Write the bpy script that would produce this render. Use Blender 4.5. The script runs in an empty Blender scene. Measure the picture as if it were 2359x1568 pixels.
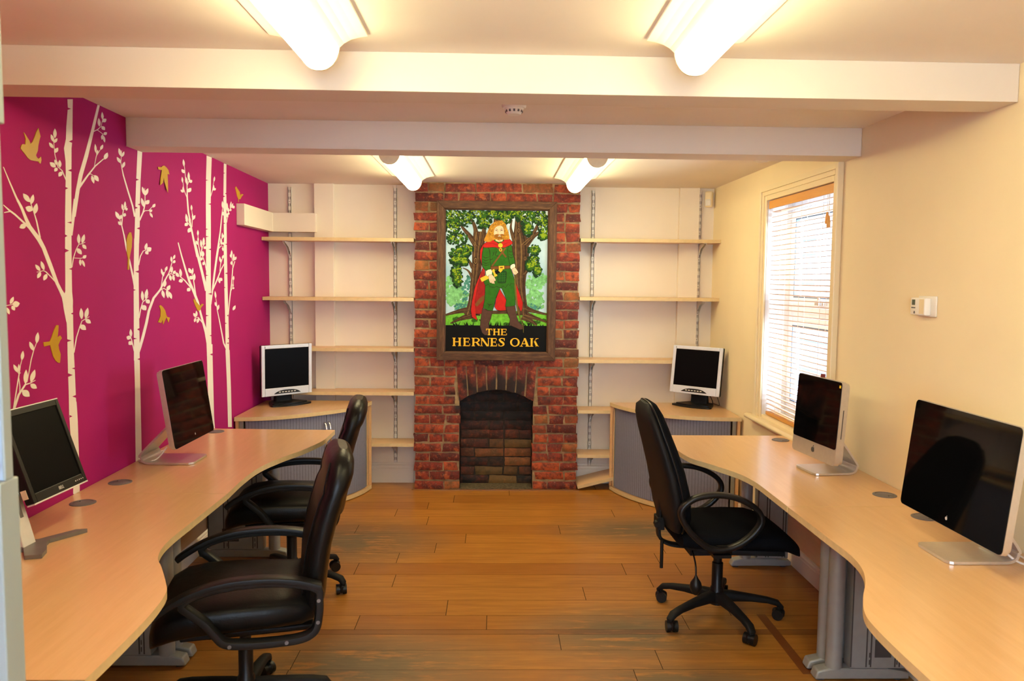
import bpy, bmesh, math, random
from mathutils import Vector, Matrix, noise
R=math.radians
rng=random.Random(7)
scene=bpy.context.scene
col=scene.collection
# ---------------------------------------------------------------- materials
MATS={}
def _new(name):
    m=bpy.data.materials.new(name); m.use_nodes=True
    nt=m.node_tree; b=nt.nodes['Principled BSDF']; MATS[name]=m
    return m,nt,b
def N(nt,t,**k):
    n=nt.nodes.new(t)
    for a,v in k.items():
        if a.startswith('i_'):
            key=a[2:]; key=int(key) if key.isdigit() else key.replace('_',' ')
            n.inputs[key].default_value=v
        else: setattr(n,a,v)
    return n
def L(nt,a,b): nt.links.new(a,b)
def rgb(*c): return (*c,1)
def coord(nt,scale=(1,1,1),kind='Object'):
    tc=N(nt,'ShaderNodeTexCoord'); mp=N(nt,'ShaderNodeMapping'); mp.inputs['Scale'].default_value=scale
    L(nt,tc.outputs[kind],mp.inputs['Vector']); return mp.outputs['Vector']
def ramp(nt,fac,stops):
    r=N(nt,'ShaderNodeValToRGB'); e=r.color_ramp.elements
    while len(e)<len(stops): e.new(.5)
    for el,(p,c) in zip(e,stops): el.position=p; el.color=c if len(c)==4 else (*c,1)
    L(nt,fac,r.inputs['Fac']); return r.outputs['Color']
def mix(nt,fac,a,b,mode='MIX'):
    m=N(nt,'ShaderNodeMix',data_type='RGBA',blend_type=mode)
    if isinstance(fac,(int,float)): m.inputs[0].default_value=fac
    else: L(nt,fac,m.inputs[0])
    for i,v in ((6,a),(7,b)):
        if isinstance(v,tuple): m.inputs[i].default_value=v if len(v)==4 else (*v,1)
        else: L(nt,v,m.inputs[i])
    return m.outputs[2]
def math_(nt,op,a,b=None):
    m=N(nt,'ShaderNodeMath',operation=op)
    for i,v in enumerate((a,b)):
        if v is None: continue
        if isinstance(v,(int,float)): m.inputs[i].default_value=v
        else: L(nt,v,m.inputs[i])
    return m.outputs[0]
def bump(nt,b,h,strength=.2,dist=.002):
    n=N(nt,'ShaderNodeBump'); n.inputs['Strength'].default_value=strength; n.inputs['Distance'].default_value=dist
    L(nt,h,n.inputs['Height']); L(nt,n.outputs['Normal'],b.inputs['Normal'])
def noise_(nt,vec,scale,detail=3,rough=.5):
    n=N(nt,'ShaderNodeTexNoise'); n.inputs['Scale'].default_value=scale; n.inputs['Detail'].default_value=detail; n.inputs['Roughness'].default_value=rough
    L(nt,vec,n.inputs['Vector']); return n.outputs['Fac']
def plain(name,c,rough=.5,metal=0,var=.06,nscale=30,bmp=0,coat=0,spec=.5):
    m,nt,b=_new(name)
    v=coord(nt); f=noise_(nt,v,nscale)
    d=tuple(max(0,x*(1-var)) for x in c); e=tuple(min(1,x*(1+var)) for x in c)
    L(nt,ramp(nt,f,[(.3,d),(.7,e)]),b.inputs['Base Color'])
    b.inputs['Roughness'].default_value=rough; b.inputs['Metallic'].default_value=metal
    b.inputs['Coat Weight'].default_value=coat; b.inputs['Coat Roughness'].default_value=.15
    b.inputs['Specular IOR Level'].default_value=spec
    if bmp: bump(nt,b,noise_(nt,v,nscale*4),bmp,.001)
    return m
def paint(name,c,var=.03): return plain(name,c,.75,0,var,2.2,.05,spec=.25)
def wood(name,a,bc,axis=0,rough=.35,coat=.25,scale=1.0):
    m,nt,b=_new(name)
    s=[14*scale]*3; s[axis]=1.1*scale
    v=coord(nt,tuple(s)); f=noise_(nt,v,3.0,5,.6)
    v2=coord(nt,tuple(x*5 for x in s)); f2=noise_(nt,v2,4.0,2)
    c=ramp(nt,f,[(.3,a),(.75,bc)])
    c=mix(nt,math_(nt,'MULTIPLY',f2,.25),c,tuple(x*.7 for x in a))
    L(nt,c,b.inputs['Base Color']); b.inputs['Roughness'].default_value=rough
    b.inputs['Coat Weight'].default_value=coat; b.inputs['Coat Roughness'].default_value=.2
    return m
WALL=paint('white_wall_paint',(.78,.705,.59))
CEIL=paint('ceiling_paint',(.78,.72,.65))
WALLR=paint('cream_wall_paint',(.81,.69,.46))
BEAM=paint('beam_paint',(.72,.65,.55))
TRIM=plain('cream_gloss_paint',(.78,.66,.42),.35,0,.02,3,0)
SKIRT=plain('white_gloss_paint',(.76,.70,.60),.35,0,.02,3,0)
MAG=paint('magenta_wall_paint',(.37,.006,.138),.05)
DECAL=plain('white_vinyl',(.84,.79,.73),.55,0,.02,5)
GOLD=plain('gold_vinyl',(.50,.29,.006),.45,0,.06,12)
MAPLE=wood('beech_laminate',(.65,.385,.175),(.73,.455,.225),1,.30,.5)
MAPLEX=wood('beech_laminate_shelf',(.66,.41,.20),(.74,.48,.26),0,.4,.2)
EDGE=plain('beech_edge_band',(.66,.50,.26),.4)
METAL=plain('grey_painted_steel',(.30,.31,.285),.4,.2,.04)
PALEM=plain('white_painted_steel',(.72,.70,.64),.4,0,.03)
SLOT=plain('dark_slot',(.06,.055,.05),.8)
BLACK=plain('black_plastic',(.006,.006,.0065),.38,0,.1,40,.05,spec=.3)
BLACKM=plain('black_plastic_matt',(.007,.007,.008),.6,0,.1,40,.1,spec=.2)
FABRIC=plain('black_fabric',(.0035,.004,.006),.95,0,.35,260,.5,spec=.08)
SCREEN=plain('dark_matt_screen',(.0025,.0025,.0035),.35,0,.02,spec=.05)
GLASSY=plain('dark_glossy_screen',(.002,.002,.0025),.045,0,.02,spec=.28)
ALU=plain('brushed_aluminium',(.62,.60,.57),.32,.75,.03,60)
ALUP=plain('silver_plastic',(.66,.66,.68),.35,.25,.03,60)
SILV=plain('pale_silver_plastic',(.62,.66,.76),.35,.1,.02,60)
WPLAST=plain('white_plastic',(.80,.78,.72),.4,0,.02,20)
REFL=plain('white_enamel_reflector',(.93,.92,.87),.4,0,.01)
TAMB=plain('grey_tambour',(.20,.215,.30),.5,0,.05,60)
TAMBD=plain('tambour_joint',(.07,.075,.10),.6)
GREYP=plain('grey_plastic',(.13,.12,.13),.5,0,.05)
CHROME=plain('satin_chrome',(.7,.7,.7),.2,.9,.02)
YELL=plain('yellow_paint',(.85,.60,.02),.4)
BLIND=wood('blind_wood',(.66,.30,.055),(.76,.38,.08),1,.45,.1)
SLATW=wood('blind_slat_wood',(.60,.38,.22),(.68,.46,.30),1,.45,.1)
UPVC=plain('white_upvc',(.80,.85,.93),.35,0,.02)
CORD=plain('white_cord',(.75,.70,.62),.8)
DARKC=plain('black_cable',(.015,.015,.016),.6)
TEAL=plain('pale_teal_paint',(.30,.34,.31),.45,0,.04,4)
def leather():
    m,nt,b=_new('black_leather'); v=coord(nt)
    f=noise_(nt,v,160,3); L(nt,ramp(nt,noise_(nt,v,9),[(.3,(.003,.0028,.003)),(.7,(.0055,.005,.005))]),b.inputs['Base Color'])
    b.inputs['Roughness'].default_value=.36; b.inputs['Specular IOR Level'].default_value=.2; bump(nt,b,math_(nt,'ADD',math_(nt,'MULTIPLY',f,.25),noise_(nt,v,14,4)),.35,.006)
    return m
LEATHER=leather()
def emit(name,c,s):
    m,nt,b=_new(name); b.inputs['Base Color'].default_value=rgb(*c)
    b.inputs['Emission Color'].default_value=rgb(*c); b.inputs['Emission Strength'].default_value=s
    f=noise_(nt,coord(nt,(400,2,400)),1.0); L(nt,ramp(nt,f,[(.3,tuple(x*.96 for x in c)),(.7,c)]),b.inputs['Emission Color'])
    return m
TUBE=emit('lit_diffuser',(1,.86,.46),21.0)
def glass():
    m,nt,b=_new('window_glass'); b.inputs['Base Color'].default_value=rgb(.97,.99,1)
    nt.nodes.remove(b); out=[n for n in nt.nodes if n.type=='OUTPUT_MATERIAL'][0]
    t=N(nt,'ShaderNodeBsdfTransparent'); g=N(nt,'ShaderNodeBsdfGlossy'); g.inputs['Roughness'].default_value=.02
    fr=N(nt,'ShaderNodeLayerWeight'); fr.inputs['Blend'].default_value=.2
    mx=N(nt,'ShaderNodeMixShader'); L(nt,math_(nt,'MULTIPLY',math_(nt,'POWER',fr.outputs['Facing'],5),.6),mx.inputs[0]); L(nt,t.outputs[0],mx.inputs[1]); L(nt,g.outputs[0],mx.inputs[2]); L(nt,mx.outputs[0],out.inputs[0])
    return m
GLASS=glass()
def brick():
    m,nt,b=_new('old_red_brick'); v=coord(nt)
    at=N(nt,'ShaderNodeAttribute',attribute_name='tone'); sp=N(nt,'ShaderNodeSeparateColor'); L(nt,at.outputs['Color'],sp.inputs[0])
    base=ramp(nt,sp.outputs[0],[(0,(.055,.009,.006)),(.35,(.145,.018,.009)),(.7,(.29,.034,.011)),(1,(.44,.075,.016))])
    n1=noise_(nt,v,22,5,.65); n2=noise_(nt,v,70,4,.6); n3=noise_(nt,v,9,3)
    c=mix(nt,ramp(nt,n1,[(.38,(0,0,0)),(.62,(.85,.85,.85))]),base,(.055,.012,.008))
    c=mix(nt,ramp(nt,noise_(nt,v,15,4,.6),[(.56,(0,0,0)),(.66,(.7,.7,.7))]),c,(.46,.10,.022))
    pale=ramp(nt,n2,[(.58,(0,0,0)),(.70,(.6,.6,.6))])
    c=mix(nt,pale,c,(.34,.17,.11))
    c=mix(nt,sp.outputs[1],c,(.26,.16,.035))       # yellowed stocks
    # soot from the old fires, kept by the bricks above and inside the hearth
    sep=N(nt,'ShaderNodeSeparateXYZ'); L(nt,v,sep.inputs[0])
    dx=math_(nt,'DIVIDE',sep.outputs[0],.40); dz=math_(nt,'DIVIDE',math_(nt,'SUBTRACT',sep.outputs[2],.72),.24)
    d=math_(nt,'SQRT',math_(nt,'ADD',math_(nt,'MULTIPLY',dx,dx),math_(nt,'MULTIPLY',dz,dz)))
    sm=math_(nt,'ADD',d,math_(nt,'MULTIPLY',math_(nt,'SUBTRACT',n3,.5),1.9))
    s=ramp(nt,sm,[(.50,(.95,.95,.95)),(1.15,(0,0,0))])
    sv=math_(nt,'MULTIPLY',sp.outputs[2],math_(nt,'ADD',.55,math_(nt,'MULTIPLY',n1,1.0))); sv.node.use_clamp=True
    s=math_(nt,'MAXIMUM',s,sv)
    c=mix(nt,s,c,(.006,.0045,.004))
    L(nt,c,b.inputs['Base Color']); b.inputs['Roughness'].default_value=.7; b.inputs['Specular IOR Level'].default_value=.4
    bump(nt,b,n2,.35,.004); return m
BRICK=brick()
MORTAR=plain('lime_mortar',(.27,.18,.09),.9,0,.35,25,.4)
def floor_mat():
    m,nt,b=_new('worn_oak_planks'); v=coord(nt)
    at=N(nt,'ShaderNodeAttribute',attribute_name='tone'); sp=N(nt,'ShaderNodeSeparateColor'); L(nt,at.outputs['Color'],sp.inputs[0])
    off=N(nt,'ShaderNodeVectorMath',operation='MULTIPLY_ADD'); L(nt,at.outputs['Color'],off.inputs[0]); off.inputs[1].default_value=(7,3,5); L(nt,v,off.inputs[2])
    mp=N(nt,'ShaderNodeMapping'); mp.inputs['Scale'].default_value=(1.6,20,1); L(nt,off.outputs[0],mp.inputs[0])
    g=noise_(nt,mp.outputs[0],2.2,6,.65)
    c=ramp(nt,g,[(.25,(.27,.098,.013)),(.5,(.38,.155,.022)),(.75,(.48,.22,.040))])
    c=mix(nt,ramp(nt,sp.outputs[0],[(0,(.55,.55,.55)),(.6,(0,0,0))]),c,(.25,.078,.011))
    # bare, greyed patches where chairs have worn the varnish through
    mp2=N(nt,'ShaderNodeMapping'); mp2.inputs['Scale'].default_value=(2.6,13,1); L(nt,off.outputs[0],mp2.inputs[0])
    st=noise_(nt,mp2.outputs[0],1.6,6,.7)
    tot=None
    for (x,y,rx,ry) in ((-.85,4.72,.55,.42),(.95,4.95,.62,.28),(.62,3.45,.50,.30),(-.55,3.15,.60,.35),(.75,3.0,.5,.2),(-.4,2.95,.5,.2)):
        mv=N(nt,'ShaderNodeMapping',vector_type='TEXTURE'); mv.inputs['Location'].default_value=(x,y,0); mv.inputs['Scale'].default_value=(rx,ry,1); L(nt,v,mv.inputs[0])
        ln=N(nt,'ShaderNodeVectorMath',operation='LENGTH'); L(nt,mv.outputs[0],ln.inputs[0])
        w=math_(nt,'SUBTRACT',1.25,ln.outputs['Value']); w.node.use_clamp=True
        tot=w if tot is None else math_(nt,'MAXIMUM',tot,w)
    f=math_(nt,'MULTIPLY',tot,ramp(nt,st,[(.34,(0,0,0)),(.48,(1,1,1))])); f=math_(nt,'MULTIPLY',f,.95); f.node.use_clamp=True
    c=mix(nt,f,c,mix(nt,noise_(nt,mp.outputs[0],5,4),(.075,.055,.03),(.20,.14,.07)))
    c=mix(nt,sp.outputs[1],c,(.13,.032,.010))
    L(nt,c,b.inputs['Base Color']); b.inputs['Roughness'].default_value=.36
    L(nt,ramp(nt,f,[(0,(.36,)*3),(1,(.6,)*3)]),b.inputs['Roughness']); bump(nt,b,g,.08,.002); return m
FLOOR=floor_mat()
GAP=plain('floor_gap',(.035,.016,.006),.9)
def sky_paint():
    m,nt,b=_new('painted_sky'); v=coord(nt,(1,1,.4)); f=noise_(nt,v,6,4)
    L(nt,ramp(nt,f,[(.3,(.26,.43,.52)),(.55,(.42,.58,.66)),(.75,(.66,.74,.76))]),b.inputs['Base Color']); b.inputs['Roughness'].default_value=.6; b.inputs['Specular IOR Level'].default_value=.12; return m
SKYP=sky_paint()
def pm(n,c,v=.12): return plain('sign_'+n,c,.6,0,v,40,spec=.12)
P=dict(black=pm('black',(.003,.003,.0028)),gold=pm('gold',(.80,.44,.03)),grass=pm('grass',(.13,.42,.03),.3),red=pm('red',(.42,.014,.010)),dred=pm('dark_red',(.26,.012,.010)),
 green=pm('green',(.022,.115,.008)),dgreen=pm('dark_green',(.010,.055,.010)),leafd=pm('leaf_dark',(.008,.030,.010)),leafm=pm('leaf_mid',(.030,.105,.008)),leafl=pm('leaf_light',(.20,.30,.012)),
 bark=pm('bark',(.065,.033,.016),.4),barkl=pm('bark_light',(.17,.10,.035)),barkd=pm('bark_dark',(.022,.012,.008)),skin=pm('skin',(.80,.50,.33),.04),hair=pm('hair',(.42,.20,.02),.3),beard=pm('beard',(.25,.10,.012)),
 boot=pm('boot',(.075,.036,.025)),leath=pm('strap',(.16,.06,.015)),cuff=pm('cuff',(.66,.68,.50)),far=pm('far_green',(.16,.42,.16),.4),teal=pm('far_teal',(.05,.20,.16),.4),white=pm('white',(.85,.8,.75)),olive=pm('olive',(.13,.10,.02)))
def oldwood(nm,sc):
    m,nt,b=_new(nm); v=coord(nt,sc); f=noise_(nt,v,2,6,.7)
    L(nt,ramp(nt,f,[(.3,(.035,.014,.007)),(.55,(.095,.040,.017)),(.78,(.21,.12,.055))]),b.inputs['Base Color']); b.inputs['Roughness'].default_value=.8; bump(nt,b,f,.4,.003); return m
OLDH=oldwood('weathered_frame_wood',(5,40,40))
OLDW=oldwood('weathered_frame_wood_upright',(40,40,5))
REVEAL=plain('white_reveal_paint',(.80,.80,.80),.6,0,.02)
# ---------------------------------------------------------------- mesh builder
class MB:
    def __init__(s): s.v=[];s.f=[];s.m=[];s.sm=[];s.tone={}
    def add(s,vs,fs,mi=0,smooth=False,M=None,tone=None):
        o=len(s.v)
        s.v+= [tuple(M@Vector(p)) if M else tuple(p) for p in vs]
        for f in fs:
            if tone is not None: s.tone[len(s.f)]=tone
            s.f.append([i+o for i in f]); s.m.append(mi); s.sm.append(smooth)
        return s
    def box(s,a,b,mi=0,M=None,tone=None):
        (x0,y0,z0),(x1,y1,z1)=a,b
        v=[(x0,y0,z0),(x1,y0,z0),(x1,y1,z0),(x0,y1,z0),(x0,y0,z1),(x1,y0,z1),(x1,y1,z1),(x0,y1,z1)]
        return s.add(v,[(0,3,2,1),(4,5,6,7),(0,1,5,4),(1,2,6,5),(2,3,7,6),(3,0,4,7)],mi,False,M,tone)
    def rbox(s,a,b,r,mi=0,M=None,seg=3):
        bm=bmesh.new(); bmesh.ops.create_cube(bm,size=1)
        d=[b[i]-a[i] for i in range(3)]; c=[(b[i]+a[i])/2 for i in range(3)]
        for v in bm.verts: v.co=Vector((c[i]+v.co[i]*d[i] for i in range(3)))
        bmesh.ops.bevel(bm,geom=bm.edges[:],offset=min(r,min(d)*.49),segments=seg,profile=.5,affect='EDGES')
        bm.verts.index_update()
        s.add([v.co[:] for v in bm.verts],[[v.index for v in f.verts] for f in bm.faces],mi,True,M); bm.free(); return s
    def prism(s,poly,z0,z1,mi=0,M=None,smooth=False,side_mi=None,r=0):
        n=len(poly)
        v=[(x,y,z0) for x,y in poly]+[(x,y,z1) for x,y in poly]
        s.add(v,[list(range(n))[::-1],list(range(n,2*n))],mi,False,M)
        s.add(v,[(i,(i+1)%n,n+(i+1)%n,n+i) for i in range(n)],mi if side_mi is None else side_mi,smooth,M); return s
    def rings(s,rs,mi=0,smooth=True,caps=True,M=None,closed=False):
        n=len(rs[0]); v=[p for r in rs for p in r]; f=[]
        k=len(rs)
        for i in range(k if closed else k-1):
            j=(i+1)%k
            for a in range(n):
                b=(a+1)%n; f.append((i*n+a,i*n+b,j*n+b,j*n+a))
        s.add(v,f,mi,smooth,M)
        if caps and not closed:
            s.add(rs[0],[list(range(n))[::-1]],mi,smooth,M); s.add(rs[-1],[list(range(n))],mi,smooth,M)
        return s
    def loft(s,secs,u=(0,1,0),n=28,ex=2.6,mi=0,M=None):
        """secs: (centre, v-axis, half u, half v[, exponent]); superellipse rings"""
        rs=[]; U=Vector(u)
        for q in secs:
            c,va,hu,hv=Vector(q[0]),Vector(q[1]).normalized(),q[2],q[3]; e=q[4] if len(q)>4 else ex
            ring=[]
            for i in range(n):
                t=2*math.pi*i/n; ct,st=math.cos(t),math.sin(t)
                ring.append(tuple(c+U*(hu*math.copysign(abs(ct)**(2/e),ct))+va*(hv*math.copysign(abs(st)**(2/e),st))))
            rs.append(ring)
        return s.rings(rs,mi,True,True,M)
    def lathe(s,prof,c=(0,0,0),n=32,mi=0,M=None,caps=True):
        rs=[[(c[0]+r*math.cos(2*math.pi*i/n),c[1]+r*math.sin(2*math.pi*i/n),c[2]+z) for i in range(n)] for r,z in prof]
        return s.rings(rs,mi,True,caps,M)
    def cyl(s,p,q,r,n=20,mi=0,r2=None,M=None):
        p,q=Vector(p),Vector(q); d=(q-p).normalized(); a=d.orthogonal().normalized(); b=d.cross(a)
        r2=r if r2 is None else r2
        rs=[[tuple(c+(a*math.cos(2*math.pi*i/n)+b*math.sin(2*math.pi*i/n))*rr) for i in range(n)] for c,rr in ((p,r),(q,r2))]
        return s.rings(rs,mi,True,True,M)
    def sweep(s,path,w,h,up=(0,1,0),n=12,ex=3.,mi=0,closed=False,M=None,scale=None):
        """superellipse section: w along 'up', h across the path"""
        pts=[Vector(p) for p in path]; U=Vector(up).normalized(); k=len(pts); rs=[]
        for i,p in enumerate(pts):
            a=pts[(i-1)%k] if closed or i>0 else p; b=pts[(i+1)%k] if closed or i<k-1 else p
            t=(b-a).normalized(); v=t.cross(U)
            if v.length<1e-4: v=t.orthogonal()
            v.normalize(); uu=v.cross(t).normalized(); sc=scale[i] if scale else 1
            rs.append([tuple(p+uu*(w*sc/2*math.copysign(abs(math.cos(q))**(2/ex),math.cos(q)))+v*(h*sc/2*math.copysign(abs(math.sin(q))**(2/ex),math.sin(q)))) for q in (2*math.pi*j/n for j in range(n))])
        return s.rings(rs,mi,True,True,M,closed)
    def build(s,name,mats,parent=None,loc=None,rot=None,bevel=0,angle=40,seg=2):
        me=bpy.data.meshes.new(name); me.from_pydata(s.v,[],s.f)
        for m in (mats if isinstance(mats,(list,tuple)) else [mats]): me.materials.append(m)
        me.polygons.foreach_set('material_index',s.m); me.polygons.foreach_set('use_smooth',s.sm)
        if s.tone:
            ca=me.color_attributes.new('tone','FLOAT_COLOR','CORNER'); z=(0,0,0)
            for p in me.polygons:
                t=s.tone.get(p.index,z)
                for li in p.loop_indices: ca.data[li].color=(*t,1)
        bm=bmesh.new(); bm.from_mesh(me)
        if not s.tone: bmesh.ops.recalc_face_normals(bm,faces=bm.faces[:])
        bm.to_mesh(me); bm.free()
        if any(s.sm): me.set_sharp_from_angle(angle=R(angle))
        me.update()
        o=bpy.data.objects.new(name,me); col.objects.link(o)
        if parent: o.parent=parent
        if loc: o.location=loc
        if rot: o.rotation_euler=rot
        if bevel:
            b=o.modifiers.new('bevel','BEVEL'); b.width=bevel; b.segments=seg; b.limit_method='ANGLE'; b.angle_limit=R(35); b.harden_normals=False
        return o
def spline(pts,n=6,closed=False):
    k=len(pts); out=[]; P_=[Vector(p) for p in pts]
    for i in range(k if closed else k-1):
        p1,p2=P_[i],P_[(i+1)%k]; p0=P_[(i-1)%k] if closed or i>0 else p1; p3=P_[(i+2)%k] if closed or i<k-2 else p2
        for j in range(n):
            t=j/n
            out.append(tuple(.5*((2*p1)+(p2-p0)*t+(2*p0-5*p1+4*p2-p3)*t*t+(3*p1-p0-3*p2+p3)*t**3)))
    if not closed: out.append(tuple(P_[-1]))
    return out
def empty(name,loc,rz=0,label=None,cat=None,group=None):
    o=bpy.data.objects.new(name,None); col.objects.link(o); o.location=loc; o.rotation_euler=(0,0,rz); o.empty_display_size=.1
    return tag(o,label,cat,group)
def tag(o,label=None,cat=None,group=None,kind=None):
    if label: o['label']=label
    if cat: o['category']=cat
    if group: o['group']=group
    if kind: o['kind']=kind
    return o
def struct(o,label=None): return tag(o,label,None,None,'structure')
def copy_tree(o,parent=None):
    c=o.copy(); col.objects.link(c); c.parent=parent
    for ch in list(o.children): copy_tree(ch,c)
    return c
def frame_mat(o,x,y,z):
    """matrix whose columns are the given axes, at o"""
    M=Matrix.Identity(4)
    for i,a in enumerate((x,y,z)):
        a=Vector(a)
        for j in range(3): M[j][i]=a[j]
    for j in range(3): M[j][3]=o[j]
    return M
# ---------------------------------------------------------------- the room's plan, metres
XL=lambda y:-1.712-.0229*(y-4)
XR=lambda y:1.717-.0091*(y-4)
YB,YC,ZC=6.138,5.912,2.332
YF=-1.35
# ---------------------------------------------------------------- shell
def quad_wall(name,a,b,z0,z1,t,m,label):   # wall from plan point a to b, thickness t to the outside
    a,b=Vector((*a,0)),Vector((*b,0)); d=(b-a).normalized(); n=Vector((d.y,-d.x,0))*t
    mb=MB(); mb.prism([(a.x,a.y),(b.x,b.y),((b+n).x,(b+n).y),((a+n).x,(a+n).y)],z0,z1)
    return struct(mb.build(name,m),label)
quad_wall('wall_left',(XL(YB),YB),(XL(YF),YF),0,ZC,.15,MAG,'magenta painted wall behind the left desks')
quad_wall('wall_back',(XL(YB)-.15,YB),(XR(YB)+.2,YB),0,ZC,-.15,WALL,'white wall behind the shelves at the far end')
# right wall with the window opening
WY0,WY1,WZ0,WZ1=3.972,4.935,.765,2.118
mb=MB()
def rwall(y0,y1,z0,z1): mb.prism([(XR(y0),y0),(XR(y1),y1),(XR(y1)+.22,y1),(XR(y0)+.22,y0)],z0,z1)
rwall(YF,WY0,0,ZC); rwall(WY1,YB,0,ZC); rwall(WY0,WY1,0,WZ0); rwall(WY0,WY1,WZ1,ZC)
_o=mb.build('wall_right',[WALLR,REVEAL])
for p_ in _o.data.polygons:
    c_=p_.center
    if c_.x>XR(c_.y)+.05 and WY0-.002<c_.y<WY1+.002 and WZ0-.002<c_.z<WZ1+.002: p_.material_index=1
struct(_o,'cream painted wall with the blinded window')
# wall behind the camera, with a large window that lets daylight in
mb=MB(); fx=.75
mb.box((XL(YF)-.15,YF-.2,0),(-fx,YF,ZC)); mb.box((fx,YF-.2,0),(XR(YF)+.22,YF,ZC)); mb.box((-fx,YF-.2,0),(fx,YF,.70)); mb.box((-fx,YF-.2,2.15),(fx,YF,ZC))
struct(mb.build('wall_front',WALL),'white wall behind the camera')
mb=MB()
for a,b in (((-fx,YF-.14,.70),(-fx+.06,YF-.08,2.15)),((fx-.06,YF-.14,.70),(fx,YF-.08,2.15)),((-fx,YF-.14,.70),(fx,YF-.08,.91)),((-fx,YF-.14,2.09),(fx,YF-.08,2.15)),((-.03,YF-.14,.70),(.03,YF-.08,2.15))): mb.box(a,b)
w2=struct(mb.build('window_2',UPVC),'white window behind the camera')
mb=MB(); mb.box((-fx+.05,YF-.115,.9),(fx-.05,YF-.109,2.1)); mb.build('glass',GLASS,w2)
mb=MB(); mb.box((XL(0)-.3,YF-.2,ZC),(XR(0)+.35,YB+.15,ZC+.12)); struct(mb.build('ceiling',CEIL),'off-white ceiling')
# beams
mb=MB(); mb.prism([(XL(2.58),2.575),(XR(2.58),2.615),(XR(2.77),2.775),(XL(2.77),2.745)],2.208,ZC-.0005); struct(mb.build('ceiling_beam',BEAM,bevel=.006),'boxed white beam across the ceiling nearer the camera')
mb=MB(); mb.prism([(XL(3.7),3.69),(XR(3.7),3.712),(XR(3.88),3.885),(XL(3.88),3.862)],2.202,ZC-.0005); struct(mb.build('ceiling_beam',BEAM,bevel=.006),'boxed white beam across the ceiling farther from the camera')
# floor: every plank a strip with a hair gap
mb=MB(); mb.box((XL(YB)-.3,YF-.2,-.12),(XR(0)+.3,YB+.3,-.004),1)
rows=[6.10,5.93,5.754,5.566,5.399,5.225,5.039,4.862,4.685,4.513,4.344,4.169,3.996,3.827,3.647,3.494,3.446,3.293,3.121]
while rows[-1]>YF: rows.append(rows[-1]-.174)
rows=[6.28]+rows
J={5.653:[-.296],5.474:[-.471],5.331:[-.676],5.154:[-.443],4.973:[-.883],4.776:[-.176],4.599:[-.35],4.431:[-.554],4.266:[-.762,1.035],4.084:[.844],3.905:[.467],3.732:[-.228],3.57:[-.637,-.031],3.365:[.297],3.2:[-.834],3.05:[.582],5.83:[.113]}
X0,X1=-2.0,2.0
for i in range(len(rows)-1):
    y1,y0=rows[i],rows[i+1]; g=.0011
    js=None
    for k,v in J.items():
        if y0<k<y1: js=list(v)
    strip=abs(y1-3.494)<.001
    if js is None: js=[] if strip else [rng.uniform(-1.2,1.2)]
    base=js[0] if js else 0
    if not strip:
        x=base+rng.uniform(1.3,1.6)
        while x<X1: js.append(x); x+=rng.uniform(1.1,1.6)
        x=base-rng.uniform(1.3,1.6)
        while x>X0: js.append(x); x-=rng.uniform(1.1,1.6)
    xs=[X0]+sorted(js)+[X1]
    for a,b in zip(xs,xs[1:]):
        if b-a<.01: continue
        t=(rng.random(),.45 if strip else 0,rng.random())
        mb.add([(a+.0016,y0+g,0),(b-.0016,y0+g,0),(b-.0016,y1-g,0),(a+.0016,y1-g,0)],[(0,1,2,3)],0,False,None,t)
mb.add([(1.275,3.08,.0006),(1.318,3.08,.0006),(1.318,3.66,.0006),(1.275,3.66,.0006)],[(0,1,2,3)],0,False,None,(.2,.8,.3))
struct(mb.build('floor',[FLOOR,GAP]),'worn wooden plank floor')
# skirting boards
def skirt(name,pts,h,t,label):
    mb=MB()
    for (a,b) in zip(pts,pts[1:]):
        a,b=Vector((*a,0)),Vector((*b,0)); d=(b-a).normalized(); n=Vector((-d.y,d.x,0))
        M=frame_mat(a,d,n,(0,0,1)); ln=(b-a).length
        prof=[(.001,0),(t,0),(t,h*.72),(t*.8,h*.76),(t*.8,h*.86),(t*.45,h*.92),(t*.45,h),(.001,h)]
        mb.add([(0,y,z) for y,z in prof]+[(ln,y,z) for y,z in prof],[[i,(i+1)%8,8+(i+1)%8,8+i] for i in range(8)]+[list(range(8))[::-1],list(range(8,16))],0,False,M)
    return struct(mb.build(name,SKIRT),label)
skirt('baseboard_left',[(XL(YB-.03),YB-.03),(XL(1.2),1.2)],.11,.018,'white skirting along the magenta wall')
skirt('baseboard_right',[(XR(YF),YF),(XR(YB-.03),YB-.03)],.11,.018,'white skirting along the cream wall')
skirt('baseboard_back',[(-.64,YB),(XL(YB)+.02,YB)],.158,.02,'white skirting between the chimney and the left cabinet')
skirt('baseboard_back',[(XR(YB)-.02,YB),(.655,YB)],.158,.02,'white skirting between the chimney and the right cabinet')
# boxed-in pipes
mb=MB(); mb.box((-1.398,YB-.05,0),(-1.25,YB-.0005,ZC-.0005)); struct(mb.build('trim_1',WALL,bevel=.003),'white pipe boxing up the wall left of the chimney')
mb=MB(); mb.box((1.419,YB-.045,0),(1.573,YB-.0005,ZC-.0005)); struct(mb.build('trim_2',WALL,bevel=.003),'white pipe boxing up the wall right of the chimney')
mb=MB(); mb.prism([(XL(5.33)+.0005,5.33),(-1.688,5.33),(-1.70,YB-.1),(-1.376,YB-.1),(-1.376,YB-.0505),(-1.398,YB-.0505),(-1.398,YB-.0005),(XL(YB)+.0005,YB-.0005)],1.959,2.101)
struct(mb.build('trim_3',WALL,bevel=.002),'white pipe boxing round the top left corner')
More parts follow.
